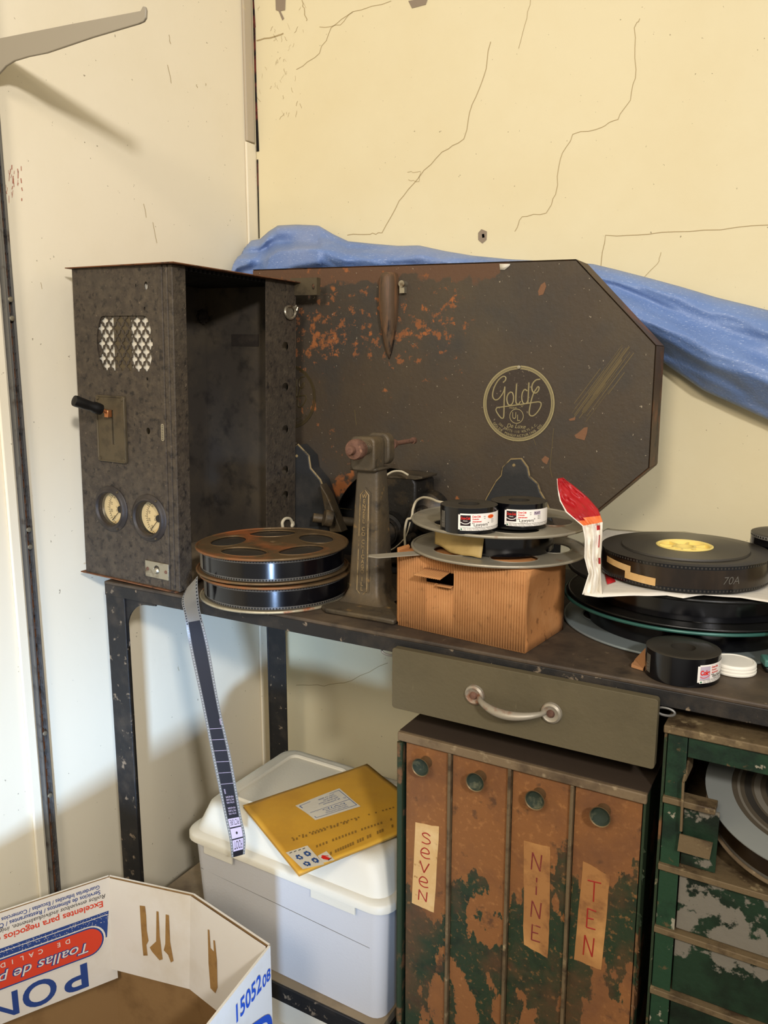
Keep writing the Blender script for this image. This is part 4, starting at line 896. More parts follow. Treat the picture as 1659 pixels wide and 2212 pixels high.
def fold(u, v):
    x = v * 8; i = min(int(x), 7); f = x - i
    a = Vector((lerp(rowsL[i][0], rowsL[i + 1][0], f), lerp(rowsL[i][1], rowsL[i + 1][1], f))); b = Vector((lerp(rowsR[i][0], rowsR[i + 1][0], f), lerp(rowsR[i][1], rowsR[i + 1][1], f)))
    p = a.lerp(b, u); d0 = (zb0 - CAM).dot(FW); d = lerp(dps[i], dps[i + 1], f) - 1.072 + d0
    k = 1 if v > .5 else .3
    return dep(p.x, p.y, d + .010 * k * abs(math.sin(PI * 2.1 * u)) * ss(v * 3) + .006 * noise.noise(Vector((u * 4, v * 9, 3))) + .0035 * noise.noise(Vector((u * 9, v * 22, 8))))
def foldm(u, v):
    if v < .43 and u > .12 + .1 * (v < .06): return 1
    if v < .50 and u > .05: return 2 if (u > .35 or v > .45) else 1
    if .53 < v < .56 and .70 < u < .88: return 1
    if .60 < v < .68 and .80 < u < .88: return 1
    if .74 < v < .80 and .86 < u < .96: return 1
    return 0
grid(bm, fold, 26, 48, 0, foldm)
tri = [onZ(x, y, zbag + .0028) for x, y in ((1306, 1240), (1312, 1262), (1330, 1256), (1320, 1240))]; poly(bm, tri, 1)
bo = solo('plastic_bag', bm, [M['bag_white'], M['bag_red'], M['bag_orange']], 'crumpled white plastic bag with a raised red corner under the large yellow-cored film roll', 'plastic bag', smooth=70, solid=.0008, recalc=False)
# large roll with yellow core
R = .110; top = dep(1473, 1182, 1.19)
pz = zbag + .0046; c = onZ(1473, 1181, pz + .036)
t = thing('film_roll', 'large flat roll of dark film with a yellow core on the white plastic bag', 'film roll', Vector((c.x + .003, c.y + .002, pz)))
bm = B(); pack(bm, R, .0375, 0, .035, 110, perf=True); lathe(bm, [(.084, .0352), (.083, .0375), (.0376, .0378), (.0376, .0352)], n=96, mi=1); part('wound_film', bm, [M['film_brown'], M['film_top'], M['film'], M['perf_dim']], t, True, smooth=25, recalc=False)
bm = B(); hub = []
lathe(bm, [(.0374, .010), (.0374, .0385), (.0355, .0392), (.0330, .0378), (.0325, .033), (.016, .032), (.0155, .0365), (.012, .0368), (.0118, .012), (.0374, .010)], n=64)
for k in range(8): a = k * PI / 4; prism(bm, [(.0155 * math.cos(a) - .0012 * math.sin(a), .0155 * math.sin(a) + .0012 * math.cos(a), .0325), (.0325 * math.cos(a) - .0012 * math.sin(a), .0325 * math.sin(a) + .0012 * math.cos(a), .0325), (.0325 * math.cos(a) + .0012 * math.sin(a), .0325 * math.sin(a) - .0012 * math.cos(a), .0325), (.0155 * math.cos(a) + .0012 * math.sin(a), .0155 * math.sin(a) - .0012 * math.cos(a), .0325)], (0, 0, .004))
part('core', bm, M['yellow_core'], t, True)
a0 = math.atan2(-c.y, -c.x); bm = B(); f = cyl_fn(R + .0004, a0 - 1.02, 0); grid(bm, lambda u, v: f(u * .052 - .008, .018 + v * .0085 - .003 * u), 14, 2); f = cyl_fn(R + .0008, a0 - .70, 0); grid(bm, lambda u, v: f(u * .045, .006 + v * .010 - .002 * u), 14, 2)
part('masking_tape', bm, M['tape_pale'], t, True, smooth=60)
bm = B(); f = cyl_fn(R + .0004, a0 + .55, 0); text(bm, '70A', f, .0, .012, .014, 0, shear=.2); part('grease_pencil_mark', bm, M['film_edge'], t, True, smooth=0)
# film roll at the right edge, standing on the bag
c = onZ(1708, 1227, zbag + .004)
t = thing('film_roll', 'loose roll of film with pale sprocket edge behind the large yellow-cored roll', 'film roll', c)
bm = B(); pack(bm, .055, .02, 0, .05, 72, True, 0, 1, 2, 3); 
for k in range(40):
    a = k / 40 * 2 * PI; rr = .0553; z0 = .012; 
    poly(bm, [(rr * math.cos(a + s * .05), rr * math.sin(a + s * .05), zz) for s, zz in ((-1, .010), (1, .010), (1, .026 + .012 * random.random()), (-1, .026 + .012 * random.random()))], 4 if k % 2 else 0)
part('wound_film', bm, [M['film'], M['film_top'], M['clear'], M['perf'], M['film_brown']], t, True, smooth=25, recalc=False)
# small things on the table
p = onZ(1583, 1463, ZT + .0008); d = Vector((p.x, p.y, 0)).normalized(); c = p + d * .0262; bm = B()
lathe(bm, [(0, 0), (.0255, 0), (.0262, .001), (.0262, .0025), (.0252, .003), (.0252, .0045), (.0260, .005), (.0260, .0065), (.0251, .007), (.0251, .0085), (.0257, .009), (.0257, .0112), (.0245, .0128), (.022, .0130), (.0215, .0122), (0, .0122)], c, n=56)
solo('jar_lid', bm, M['lid_white'], 'small round white ribbed plastic lid lying beside the labelled film roll', 'lid', smooth=40)
bm = B(); q = [onZ(x, y, ZT + .001) for x, y in ((1364, 1441), (1389, 1449), (1402, 1432), (1400, 1418), (1372, 1430))]; up = [Vector((0, 0, z)) for z in (.002, .003, .012, .016, .004)]
prism(bm, [q[0], q[1], q[1] + Vector((0, 0, .003)), q[0] + Vector((0, 0, .004))], (0, .006, 0)); F(bm, [bm.verts.new(a + b) for a, b in zip(q, up)]); F(bm, [bm.verts.new(a + b * .3) for a, b in zip(q, up)]); poly(bm, [q[1] + Vector((0, 0, .003)), q[2] + Vector((0, 0, .002)), q[2] + Vector((0, 0, .02)), q[1] + Vector((.003, 0, .012))])
solo('paper_scrap', bm, M['orange_paper'], 'folded orange-brown paper scrap poking out at the left of the table film roll', 'paper', smooth=0, solid=.0006)
c = onZ(1668, 1447, ZT + .0008); t = thing('tape_dispenser', 'teal plastic base with pale green bubbly top at the right frame edge of the table', 'dispenser', c, (0, 0, .35))
bm = B(); box(bm, -.011, .05, -.012, .008, 0, .007, 1); box(bm, -.013, .05, -.014, .009, .0072, .017, 0); part('base', bm, [M['teal'], M['bakelite']], t, True, bevel=.002)
bm = B(); box(bm, -.004, .05, -.009, .008, .0172, .052); part('foam_top', bm, M['foam'], t, True, bevel=.004)

# ------------------------------------------------------------ film strip hanging over the table edge
keys = [((402, 1272), (427, 1244), .915, .902), ((394, 1290), (427, 1266), .909, .904), ((393, 1305), (429, 1290), .906, .908), ((399, 1330), (433, 1322), .905, .918), ((410, 1400), (451, 1396), .906, .928), ((436, 1521), (473, 1518), .902, .924), ((460, 1642), (500, 1640), .898, .922), ((485, 1762), (520, 1756), .895, .918), ((496, 1815), (530, 1806), .892, .915), ((500, 1853), (529, 1845), .888, .912)]
Lp = spline([onY(a[0], a[1], y) for a, b, y, _ in keys], 8); Rp = spline([onY(b[0], b[1], y) for a, b, _, y in keys], 8)
cum = [0]
for i in range(1, len(Lp)): cum.append(cum[-1] + (((Lp[i] + Rp[i]) - (Lp[i - 1] + Rp[i - 1])) / 2).length)
TL = cum[-1]
def fs(u, s):                                # u across 0..1, s distance along
    s = max(0, min(TL - 1e-6, s)); i = max(k for k in range(len(cum) - 1) if cum[k] <= s); f = (s - cum[i]) / (cum[i + 1] - cum[i])
    a, b = Lp[i].lerp(Lp[i + 1], f), Rp[i].lerp(Rp[i + 1], f); return a.lerp(b, u)
def fsn(k): 
    def g(u, s):
        p = fs(u, s); n_ = (fs(1, s) - fs(0, s)).cross(fs(.5, s + .004) - fs(.5, s - .004)).normalized()
        if n_.dot(CAM - p) < 0: n_ = -n_
        return p + n_ * k
    return g
bm = B(); n_ = 150; us = [0, .035, .115, .15, .85, .885, .965, 1]
for i in range(n_):
    s0, s1 = TL * i / n_, TL * (i + 1) / n_
    for k in range(7):
        mi = {0: 1, 1: 1, 2: 1, 3: 0, 4: 1, 5: 1, 6: 1}[k]
        if s0 < .066 and k == 3: mi = 3
        F(bm, [bm.verts.new(fs(us[k], s0)), bm.verts.new(fs(us[k + 1], s0)), bm.verts.new(fs(us[k + 1], s1)), bm.verts.new(fs(us[k], s1))], mi)
bmesh.ops.remove_doubles(bm, verts=bm.verts, dist=1e-5)
g3 = fsn(.0004); k = 0; s = .002
while s < TL - .003:
    for ua, ub in ((.045, .11), (.89, .955)): poly(bm, [g3(ua, s), g3(ub, s), g3(ub, s + .0022), g3(ua, s + .0022)], 4 if s < .07 else 2)
    s += .00475
S_ = lambda y: TL * (y - 1206) / (1850 - 1206)
# frame lines and leader printing, upside down as it hangs
sl = lambda y: min(range(200), key=lambda i: abs((lambda p: PCY - FPX * ((p - CAM).dot(UP)) / ((p - CAM).dot(FW)))(fs(.5, TL * i / 199)) - y)) / 199 * TL
for y in (1572, 1596, 1620, 1644, 1668, 1691): a = sl(y); stroke(bm, [(.15, a), (.85, a)], .0005, lambda u, v: g3(u, v), 2) if False else poly(bm, [g3(.15, a), g3(.85, a), g3(.85, a + .0006), g3(.15, a + .0006)], 5)
def frame(ya, yb): a, b = sl(ya), sl(yb); grid(bm, lambda u, v: g3(lerp(.16, .84, u), lerp(a, b, v)), 3, 8, 5); return a, b
g5 = fsn(.0008)
inv = lambda s0: (lambda u, v: g5(.5 - u / .035, s0 + v))     # turned by half a turn
for ya, yb, wd in ((1766, 1786, 'PICTURE'), (1788, 1811, ''), (1813, 1836, 'FOOT')):
    a, b = frame(ya, yb)
    if wd: text(bm, wd, inv(a + .002), 0, 0, (b - a - .004) * 1.35, 6, fit=.019)
    else: poly(bm, [g5(.5 + p / .035, (a + b) / 2 + q) for p, q in circ(0, 0, .0022, n=14)], 6)
for y0_, ws in ((1718, ('2TH MS', 'PICTURE', 'FENDER')), (1742, ('2TH MS', 'PICTURE', 'FENDER'))):
    for j, w_ in enumerate(ws): text(bm, w_, inv(sl(y0_ + (2 - j) * 6)), 0, 0, .0040, 5, fit=.016)
text(bm, '0000', lambda u, v: g5(.80 + v / .035, sl(1550) + u), .008, 0, .005, 5); text(bm, '0000', lambda u, v: g5(.26 + v / .035, sl(1698) + u), .008, 0, .004, 5)
M['strip'] = mat('dark_film_strip', '#120d10', .6, 0, .05, 20)
solo('film_strip', bm, [M['strip'], M['clear'], M['perf_pale'], M['grey_leader'], M['perf'], M['label_pink'], M['ink']], 'strip of film hanging over the front table edge down past the storage bin', 'film strip', smooth=60, recalc=False)

# ------------------------------------------------------------ storage bins
def rloop(bm, x0, x1, y0, y1, z, r, n=5): return [bm.verts.new((p[0], p[1], z)) for p in rrect(x0, x1, y0, y1, r, n)]
def loft(bm, secs, r=.02, cap=(True, True), mi=0):
    rows = [rloop(bm, *s[:5], s[5] if len(s) > 5 else r) for s in secs]; n_ = len(rows[0])
    for i in range(len(rows) - 1):
        for k in range(n_): F(bm, [rows[i][k], rows[i][(k + 1) % n_], rows[i + 1][(k + 1) % n_], rows[i + 1][k]], mi)
    if cap[0]: F(bm, rows[0][::-1], mi)
    if cap[1]: F(bm, rows[-1], mi)
def storage_bin(label, loc, W, D, H, group, rot=0):
    t = thing('storage_bin', label, 'storage bin', loc, (0, 0, rot), group); hb = H - .082
    bm = B(); loft(bm, [(.022, W - .022, .020, D - .02, 0, .022), (.012, W - .012, .012, D - .012, hb, .022)]); 
    tube(bm, [(.03, .0148, hb - .055), (W * .5, .0146, hb - .062), (W - .04, .0150, hb - .070)], .0006, 6, 1)
    part('bin_body', bm, [M['bin'], M['steel_dull']], t, True, smooth=40)
    bm = B(); loft(bm, [(.004, W - .004, .004, D - .004, hb + .0015, .03), (0, W, 0, D, hb + .004, .032), (0, W, 0, D, hb + .014, .032), (.003, W - .003, .003, D - .003, hb + .018, .03), (.012, W - .012, .012, D - .012, hb + .021, .03), (.016, W - .016, .015, D - .016, hb + .028, .028), (.030, W - .030, .026, D - .03, hb + .064, .03), (.038, W - .038, .034, D - .038, hb + .071, .028), (.048, W - .048, .044, D - .048, hb + .073, .026)])
    zt_ = hb + .0732
    for x0, x1 in ((.066, W * .47), (W * .53, W - .066)):
        tube(bm, [(a, b, zt_) for a, b in rrect(x0, x1, .062, D - .062, .016, 4)], .0045, 8, closed=True)
    for x0, x1 in ((.05, .115), (W - .145, W - .06)): box(bm, x0, x1, .003, .006, hb - .012, hb + .006)
    part('lid', bm, M['bin_lid'], t, True, smooth=40)
    return t
yb0 = .949; zl = .2882
storage_bin('cream plastic storage bin with a lid, on the lower shelf under the envelope', (-.966, yb0, zl), .428, .305, .282, 'plastic storage bins', math.radians(-1.0))
storage_bin('second storage bin, barely showing below the lower shelf behind the carton', (-.975, .958, .0005), .41, .30, .248, 'plastic storage bins')
ztl = zl + .282 - .009 + .0045
# envelope
zE = ztl + .001
E0, E1, E3 = onZ(525, 1744, zE), onZ(793, 1654, zE), onZ(648, 1896, zE); E2 = E1 + (E3 - E0); eU, eV = (E1 - E0), (E3 - E0)
cl = [E0, E1, E2, E3]
def env(u, v, k=0):
    p = E0 + eU * u + eV * v
    p.z = zE + .004 + k + .0028 * math.sin(PI * u) * math.sin(PI * v) + .0016 * noise.noise(Vector((u * 3, v * 6, 2))) + .010 * max(0, u - .72) * v
    return p
t = thing('envelope', 'padded yellow manila envelope with label and stamps lying on the bin lid', 'envelope', Vector((E0.x * .5 + E2.x * .5, E0.y * .5 + E2.y * .5, zE)))
vmax = min(.985, (-.518 - E1.x) / eV.x)
bm = B(); grid(bm, lambda u, v: env(u, v * vmax), 26, 26)
part('front_sheet', bm, M['manila'], t, smooth=80, solid=.0006, recalc=False)
bm = B(); grid(bm, lambda u, v: Vector((*(E0 + eU * u + eV * v * vmax).xy, zE + .0008 - .001 * (u < .001))), 10, 10); grid(bm, lambda u, v: env(1, u * vmax).lerp(Vector((*(E0 + eU + eV * u * vmax).xy, zE + .001)), v), 10, 2); grid(bm, lambda u, v: env(u, vmax).lerp(Vector((*(E0 + eU * u + eV * vmax).xy, zE + .001)), v), 10, 2)
part('back_sheet', bm, M['manila_in'], t, smooth=80, solid=.0005, recalc=False)
iu = lambda x, y: (lambda d: ((d.x * eV.y - d.y * eV.x) / (eU.x * eV.y - eU.y * eV.x), (eU.x * d.y - eU.y * d.x) / (eU.x * eV.y - eU.y * eV.x)))(onZ(x, y, zE + .006) - E0)
def quadfn(q, k):
    c = [iu(*p) for p in q]
    def g(u, v): a = (lerp(c[0][0], c[1][0], u), lerp(c[0][1], c[1][1], u)); b = (lerp(c[3][0], c[2][0], u), lerp(c[3][1], c[2][1], u)); return env(lerp(a[0], b[0], v), lerp(a[1], b[1], v), k)
    return g
bm = B(); q = [(638, 1740), (733, 1703), (779, 1744), (681, 1773)]; g = quadfn(q, .0009); g2 = quadfn(q, .0013)
grid(bm, g, 6, 6, 0)
bd = [(.05, .1), (.95, .08), (.96, .9), (.06, .92), (.05, .1)]; stroke(bm, bd, .018, g2, 1)
stroke(bm, [(.06, .62), (.95, .58)], .014, g2, 1)
tf = lambda y: (lambda u, v: g2(.80 - u, y - v))
for i, s_ in enumerate(('Mr Projectionist', 'Main Street Cinema', '123 Main Street', 'Town, CA 90000')): text(bm, s_, tf(.47 - .09 * i), 0, 0, .085, 1, 'L', fit=(.38, .44, .30, .36)[i])
text(bm, 'TO', lambda u, v: g2(.93 - u, .50 - v), 0, 0, .09, 1, 'L', shear=.3, fit=.06)
for i, s_ in enumerate(('ADDRESS CORRECTION REQUESTED', 'RETURN POSTAGE', 'PAID')): text(bm, s_, tf(.86 - .08 * i), 0, 0, .07, 1, 'L', fit=(.5, .46, .5)[i])
part('address_label', bm, [M['pale_paper'], M['blue_ink']], t, smooth=0, recalc=False)
bm = B(); q = [(617, 1840), (664, 1826), (701, 1866), (654, 1876)]; g = quadfn(q, .0009); g2 = quadfn(q, .0013); grid(bm, g, 4, 4, 0)
for cx, cy in ((.3, .42), (.72, .36), (.35, .80), (.78, .74)):
    for a in range(10):
        b = random.uniform(0, 6.3); r = .14; stroke(bm, [(cx + r * math.cos(b), cy + r * .9 * math.sin(b)), (cx + r * .5 * math.cos(b + 1.5), cy + r * .5 * math.sin(b + 1.5)), (cx + r * math.cos(b + 2.6), cy + r * math.sin(b + 2.6))], .035, g2, 1, 3)
for x in (.1, .3, .5, .7): stroke(bm, [(x, .1), (x + .13, .08)], .03, g2, 3)
part('stamp_block', bm, [M['pale_paper'], M['blue_ink'], M['red_ink'], M['ink']], t, smooth=0, recalc=False)
bm = B(); q = [(686, 1848), (705, 1838), (723, 1857), (698, 1863)]; g = quadfn(q, .0010); g2 = quadfn(q, .0015); grid(bm, g, 3, 3, 0)
poly(bm, [g2(u, v) for u, v in ((.15, .35), (.45, .2), (.6, .5), (.85, .8), (.5, .85), (.2, .6))], 1); stroke(bm, [(.3, .2), (.8, .5)], .08, g2, 1); stroke(bm, [(.5, .9), (.9, .75)], .06, g2, 2)
part('stamp', bm, [M['pale_paper'], M['red_ink'], M['ink']], t, smooth=0, recalc=False)
bm = B()
for (xa, ya), (xb, yb), n_, h in (((628, 1816), (770, 1772), 22, 7), ((685, 1828), (845, 1770), 24, 7), ((715, 1843), (848, 1785), 26, 9), ((632, 1810), (850, 1745), 30, 4)):
    for i in range(n_):
        if random.random() < .25: continue
        f = i / (n_ - 1); x, y = lerp(xa, xb, f), lerp(ya, yb, f)
        poly(bm, [env(*iu(x + p, y + q), .0008) for p, q in ((-2, h * .35), (2, h * .2), (1.2, -h * .5), (-2.6, -h * .35))])
part('faint_printing', bm, M['print_dim'], t, smooth=0, recalc=False)

# ------------------------------------------------------------ film cabinet with four upright compartments
YC = .932; cx0, cx1 = -.512, -.169; zt_ = .811; zf = .0006
t = thing('film_cabinet', 'rusty green film cabinet with four narrow upright doors under the drawer', 'cabinet', ((cx0 + cx1) / 2, YC + .2, 0))
bm = B()
box(bm, cx0, cx0 + .003, YC + .001, 1.34, zf, zt_ - .003); box(bm, cx1 - .003, cx1, YC + .001, 1.34, zf, zt_ - .003); box(bm, cx0 + .0032, cx1 - .0032, 1.335, 1.34, zf, zt_ - .003); box(bm, cx0 + .0032, cx1 - .0032, YC + .02, 1.334, zf, zf + .004)
part('carcass', bm, M['cab_frame'], t)
bm = B(); box(bm, cx0 - .001, cx1 + .001, YC + .004, 1.341, zt_ - .0028, zt_); part('cabinet_top', bm, M['cab_dark'], t)
bm = B(); box(bm, cx0 - .001, cx1 + .001, YC - .004, YC + .0035, zt_ - .013, zt_); part('top_edge', bm, M['cab_top'], t, bevel=.0015)
bm = B(); tube(bm, [(cx0 + .002, YC - .001, zf + .01), (cx0 + .002, YC - .001, zt_ - .016)], .0045, 10); part('edge_bead', bm, M['cab_frame'], t)
xs = [cx0 + .0068, onY(972, 1640, YC).x, onY(1102, 1660, YC).x, onY(1237, 1700, YC).x, cx1 - .002]
for i in range(1, 4):
    bm = B(); box(bm, xs[i] - .0022, xs[i] + .0022, YC - .003, YC + .25, zf + .006, zt_ - .0135); part('partition', bm, M['tan_rail'], t, bevel=.0008)
STK = {'S': [[(.8, .85), (.5, 1.0), (.2, .85), (.3, .62), (.7, .45), (.78, .18), (.5, .0), (.15, .05)]], 'e': [[(.2, .45), (.75, .52), (.7, .85), (.4, .95), (.15, .6), (.2, .2), (.5, .02), (.85, .1)]], 'V': [[(.15, 1), (.45, 0)], [(.45, 0), (.85, 1)]], 'N': [[(.15, 0), (.2, 1)], [(.2, 1), (.75, .05)], [(.75, .05), (.82, 1)]], 'I': [[(.5, 0), (.5, 1)]], 'E': [[(.22, .97), (.2, .03)], [(.22, .97), (.8, .95)], [(.22, .5), (.65, .53)], [(.2, .03), (.8, .06)]], 'T': [[(.5, 0), (.5, 1)], [(.05, .95), (.95, 1)]]}
knobs = [(908, 1658), (1026, 1690), (1155, 1729), (1296, 1765)]
tapes = {0: (((898, 1777), (949, 1786), (937, 1972), (889, 1950)), 'SeVeN', M['tape_pale'], M['red_marker'], .08), 2: (((1131, 1816), (1188, 1830), (1187, 1980), (1183, 2070), (1131, 2040)), 'NINE', M['tape_brown'], M['red_faded'], .1), 3: (((1260, 1860), (1318, 1893), (1299, 2096), (1240, 2072)), 'TEN', M['tape_brown'], M['red_marker'], .12)}
for i in range(4):
    xa, xb = xs[i] + .0032, xs[i + 1] - .0032
    if i == 3: xb = cx1 - .0045
    bm = B(); box(bm, xa, xb, YC + .003, YC + .0055, zf + .012, zt_ - .0145)
    dr = part('door', bm, M['peel_' + 'abcd'[i]], t, bevel=.0006)
    kc = onY(*knobs[i], YC - .017); bm = B()
    lathe(bm, [(.0085, .0195), (.0085, .008), (.0110, .003), (.0134, 0), (.0131, -.0010), (.0121, .0002)], kc, (0, 1, 0), 32, 0); lathe(bm, [(.0121, .0002), (.0095, .0040), (.004, .006), (0, .0062)], kc, (0, 1, 0), 32, 1)
    part('door_knob', bm, [M['knob_rim'], M['knob_green']], dr)
    if i in tapes:
        q, wd, mt, mk, rg = tapes[i]; bm = B(); yy = YC + .0024; pts = [onY(*p, yy) for p in q]
        jagp = []
        for k in range(len(pts)):
            a, b = pts[k], pts[(k + 1) % len(pts)]
            for s in range(6): jagp.append(a.lerp(b, s / 6) + Vector((random.uniform(-.0006, .0006), 0, random.uniform(-.0006, .0006))))
        prism(bm, jagp, (0, .0005, 0))
        tl_, tr_, bl_, br_ = pts[0], pts[1], pts[-1], pts[-2]
        zt2, zb2 = min(tl_.z, tr_.z) - .008, max(bl_.z, br_.z) + .006; n_ = len(wd); step = (zt2 - zb2) / n_
        for k, ch in enumerate(wd):
            zz = zt2 - (k + .86) * step; hh = step * .72; f = (tl_.z - zz) / (tl_.z - bl_.z); xm_ = lerp((tl_.x + tr_.x) / 2, (bl_.x + br_.x) / 2, f); w_ = (tr_.x - tl_.x) * .55
            for st in STK[ch]: bead(bm, st, .00125, lambda u, v, xm_=xm_, zz=zz, hh=hh, w_=w_: Vector((xm_ + (u - .5) * w_, yy + .0006, zz + v * hh)), 1, 0 if len(st) < 3 else 5)
        part('tape_label', bm, [mt, mk], dr, smooth=0)
bm = B()                                     # loose flakes of paint on the right edge
for k in range(26):
    z = random.uniform(.45, .78); l = random.uniform(.003, .009)
    poly(bm, [(cx1 + .0003, YC + .001, z), (cx1 + random.uniform(.001, .004), YC - random.uniform(0, .003), z - l * .3), (cx1 + random.uniform(.0, .003), YC + .0, z - l)])
part('paint_flakes', bm, M['cab_frame'], t, smooth=0, solid=.0004)

# ------------------------------------------------------------ second cabinet with flat horizontal compartments
gx0, gx1, gy = -.153, .262, .932; gt = .899
t = thing('film_cabinet', 'chipped green film cabinet with flat horizontal drawers holding a tilted grey reel', 'cabinet', ((gx0 + gx1) / 2, gy + .2, 0))
bm = B(); box(bm, gx0, gx0 + .003, gy, 1.36, zf, gt - .004); box(bm, gx1 - .003, gx1, gy, 1.36, zf, gt - .004); box(bm, gx0 + .0032, gx1 - .0032, 1.355, 1.36, zf, gt - .004); box(bm, gx0 + .0032, gx1 - .0032, gy + .02, 1.354, zf, .005)
part('carcass', bm, M['cab_frame'], t)
bm = B(); box(bm, gx0 - .001, gx1 + .001, gy - .004, 1.361, gt - .0038, gt + .006); part('cabinet_top', bm, M['tan_rail'], t, bevel=.0015)
zd = [gt - .010, .811, .7225, .637, .551, .466, .38, .295, .21, .125, .04]
bm = B(); box(bm, gx0 + .004, gx0 + .026, gy + .001, gy + .004, .05, gt - .0045); part('front_stile', bm, M['green2_frame'], t, bevel=.0008)
bm = B(); box(bm, gx0 + .027, gx1 - .004, gy + .001, gy + .004, gt - .030, gt - .0045); part('top_rail', bm, M['green2_frame'], t, bevel=.0008)
for k, z in enumerate(zd[1:-1]):
    bm = B()
    if k == 0: box(bm, gx0 + .003, gx0 + .062, gy - .004, gy + .02, z - .004, z + .004)
    else: box(bm, gx0 + .003, gx1 - .003, gy - .004, gy + .30, z - .004, z + .004)
    part('rail', bm, M['tan_rail'], t, bevel=.001)
for k in range(2, len(zd) - 1):
    bm = B(); box(bm, gx0 + .027, gx1 - .004, gy + .005, gy + .0075, zd[k + 1] + .005, zd[k] - .005); part('drawer_front', bm, M['green2'], t, bevel=.0008)
bm = B(); box(bm, gx0 + .027, gx0 + .066, gy + .006, gy + .0085, .729, .806); part('bent_door', bm, M['green2'], t)
bm = B(); a = onY(1476, 1690, gy - .008); b = onY(1471, 1795, gy - .008); rod(bm, a, b, .0016, n=10); c = onY(1490, 1628, gy + .03); rod(bm, a, c, .0016, n=10)
d = onY(1463, 1838, gy - .006); e = onY(1468, 1802, gy - .006); prism(bm, [d, Vector((d.x + .036, d.y, d.z)), Vector((e.x + .037, e.y, e.z)), e], (0, .002, 0)); prism(bm, [c, c + Vector((0, .03, 0)), a + Vector((.002, .045, 0)), a + Vector((.001, .004, 0))], (.0012, 0, 0))
part('door_hinge_wire', bm, M['tan_rail'], t)
# reel sliding out of it
nrm = Vector((-.013, -.303, 1)).normalized(); q = Vector((0, 0, 1)).rotation_difference(nrm).to_euler()
t = thing('film_reel', 'grey painted reel of film sliding tilted out of the green horizontal cabinet', 'film reel', Vector((.012, 1.031, .812)), q)
bm = B(); plate(bm, circ(0, 0, .127, n=96), [circ(0, 0, .0965, n=96)], lambda a, b: Vector((a, b, -.0012)), (0, 0, .0014)); part('top_flange', bm, M['grey_flange'], t, True)
bm = B(); pack(bm, .1225, .04, -.0365, .0345, perf=False, mside=0); lathe(bm, [(.0962, -.0015), (.090, -.0014), (.087, -.0016), (.082, -.0013), (.074, -.0012), (.071, -.0016), (.064, -.0014), (.058, -.0012), (.055, -.0015), (.048, -.0013), (.04, -.0014)], n=96, mis=[4, 5, 4, 1, 4, 5, 4, 1, 4, 5])
part('wound_film', bm, [M['film_brown'], M['film_top'], M['film_edge'], M['perf'], M['mixed_film'], M['grey_leader']], t, True, smooth=25, recalc=False)
bm = B(); plate(bm, circ(0, 0, .1265, n=96), [circ(0, 0, .01, n=16)], lambda a, b: Vector((a, b, -.0385)), (0, 0, .0012)); part('bottom_flange', bm, M['cab_top'], t, True)
bm = B(); a0 = math.radians(-118)
for da, w_ in ((.30, .03),):
    f = cyl_fn(.1229, a0 + da, 0); grid(bm, lambda u, v: f(u * w_ + .0025 * math.sin(9 * v + da * 40), -.033 + v * .028), 6, 8)
part('blue_stock', bm, M['bright_blue'], t, True, smooth=60)

# ------------------------------------------------------------ open carton in the foreground
RZ = .5
rimp = [Vector((-1.055, .655, RZ)), Vector((-.981, .798, RZ)), Vector((-.829, .832, RZ)), Vector((-.655, .802, RZ)), Vector((-.628, .59, RZ)), Vector((-.60, .40, RZ)), Vector((-1.15, .40, RZ))]
t = thing('carton', 'open white cardboard carton with blue and red printing on the floor in front', 'cardboard box', Vector((-.85, .62, 0)))
bm = B(); n_ = len(rimp)
cen = Vector((-.84, .6, 0))
for i in range(n_):
    a, b = rimp[i], rimp[(i + 1) % n_]
    if i == 6: a, b = rimp[6], rimp[0]
    nx = (b - a).cross(Vector((0, 0, 1))).normalized()
    if nx.dot(cen - a) > 0: nx = -nx
    az, bz = Vector((a.x, a.y, zf)), Vector((b.x, b.y, zf))
    F(bm, [bm.verts.new(p + nx * .0035) for p in (az, bz, b, a)], 0); F(bm, [bm.verts.new(p) for p in (az, bz, b, a)], 1); F(bm, [bm.verts.new(p) for p in (a, b, b + nx * .0035, a + nx * .0035)], 0)
F(bm, [bm.verts.new((p.x, p.y, zf + .004)) for p in rimp], 1)
walls = part('carton_walls', bm, [M['carton_white'], M['carton_in'], M['card']], t, smooth=0, recalc=False)
def wallfn(a, b, down, k):                   # u along a->b, v downwards
    d = (b - a); d.z = 0; d.normalize(); nx = d.cross(Vector((0, 0, 1)))
    if nx.dot(cen - a) < 0: nx = -nx
    return lambda u, v: a + d * u + nx * k + Vector((0, 0, -v))
def hang(name, a, b, L, mi, k=.006, top=.0, tb=0, cut=0):
    f = wallfn(a, b, 1, 0); w_ = (Vector((b.x, b.y, 0)) - Vector((a.x, a.y, 0))).length; bm = B(); nx = wallfn(a, b, 1, 1)(0, 0) - a
    g = lambda u, v: f(lerp(cut * v, w_, u), v * L) + nx * (k + .012 * v)
    grid(bm, g, 4, 6, 0)
    return bm, g, w_
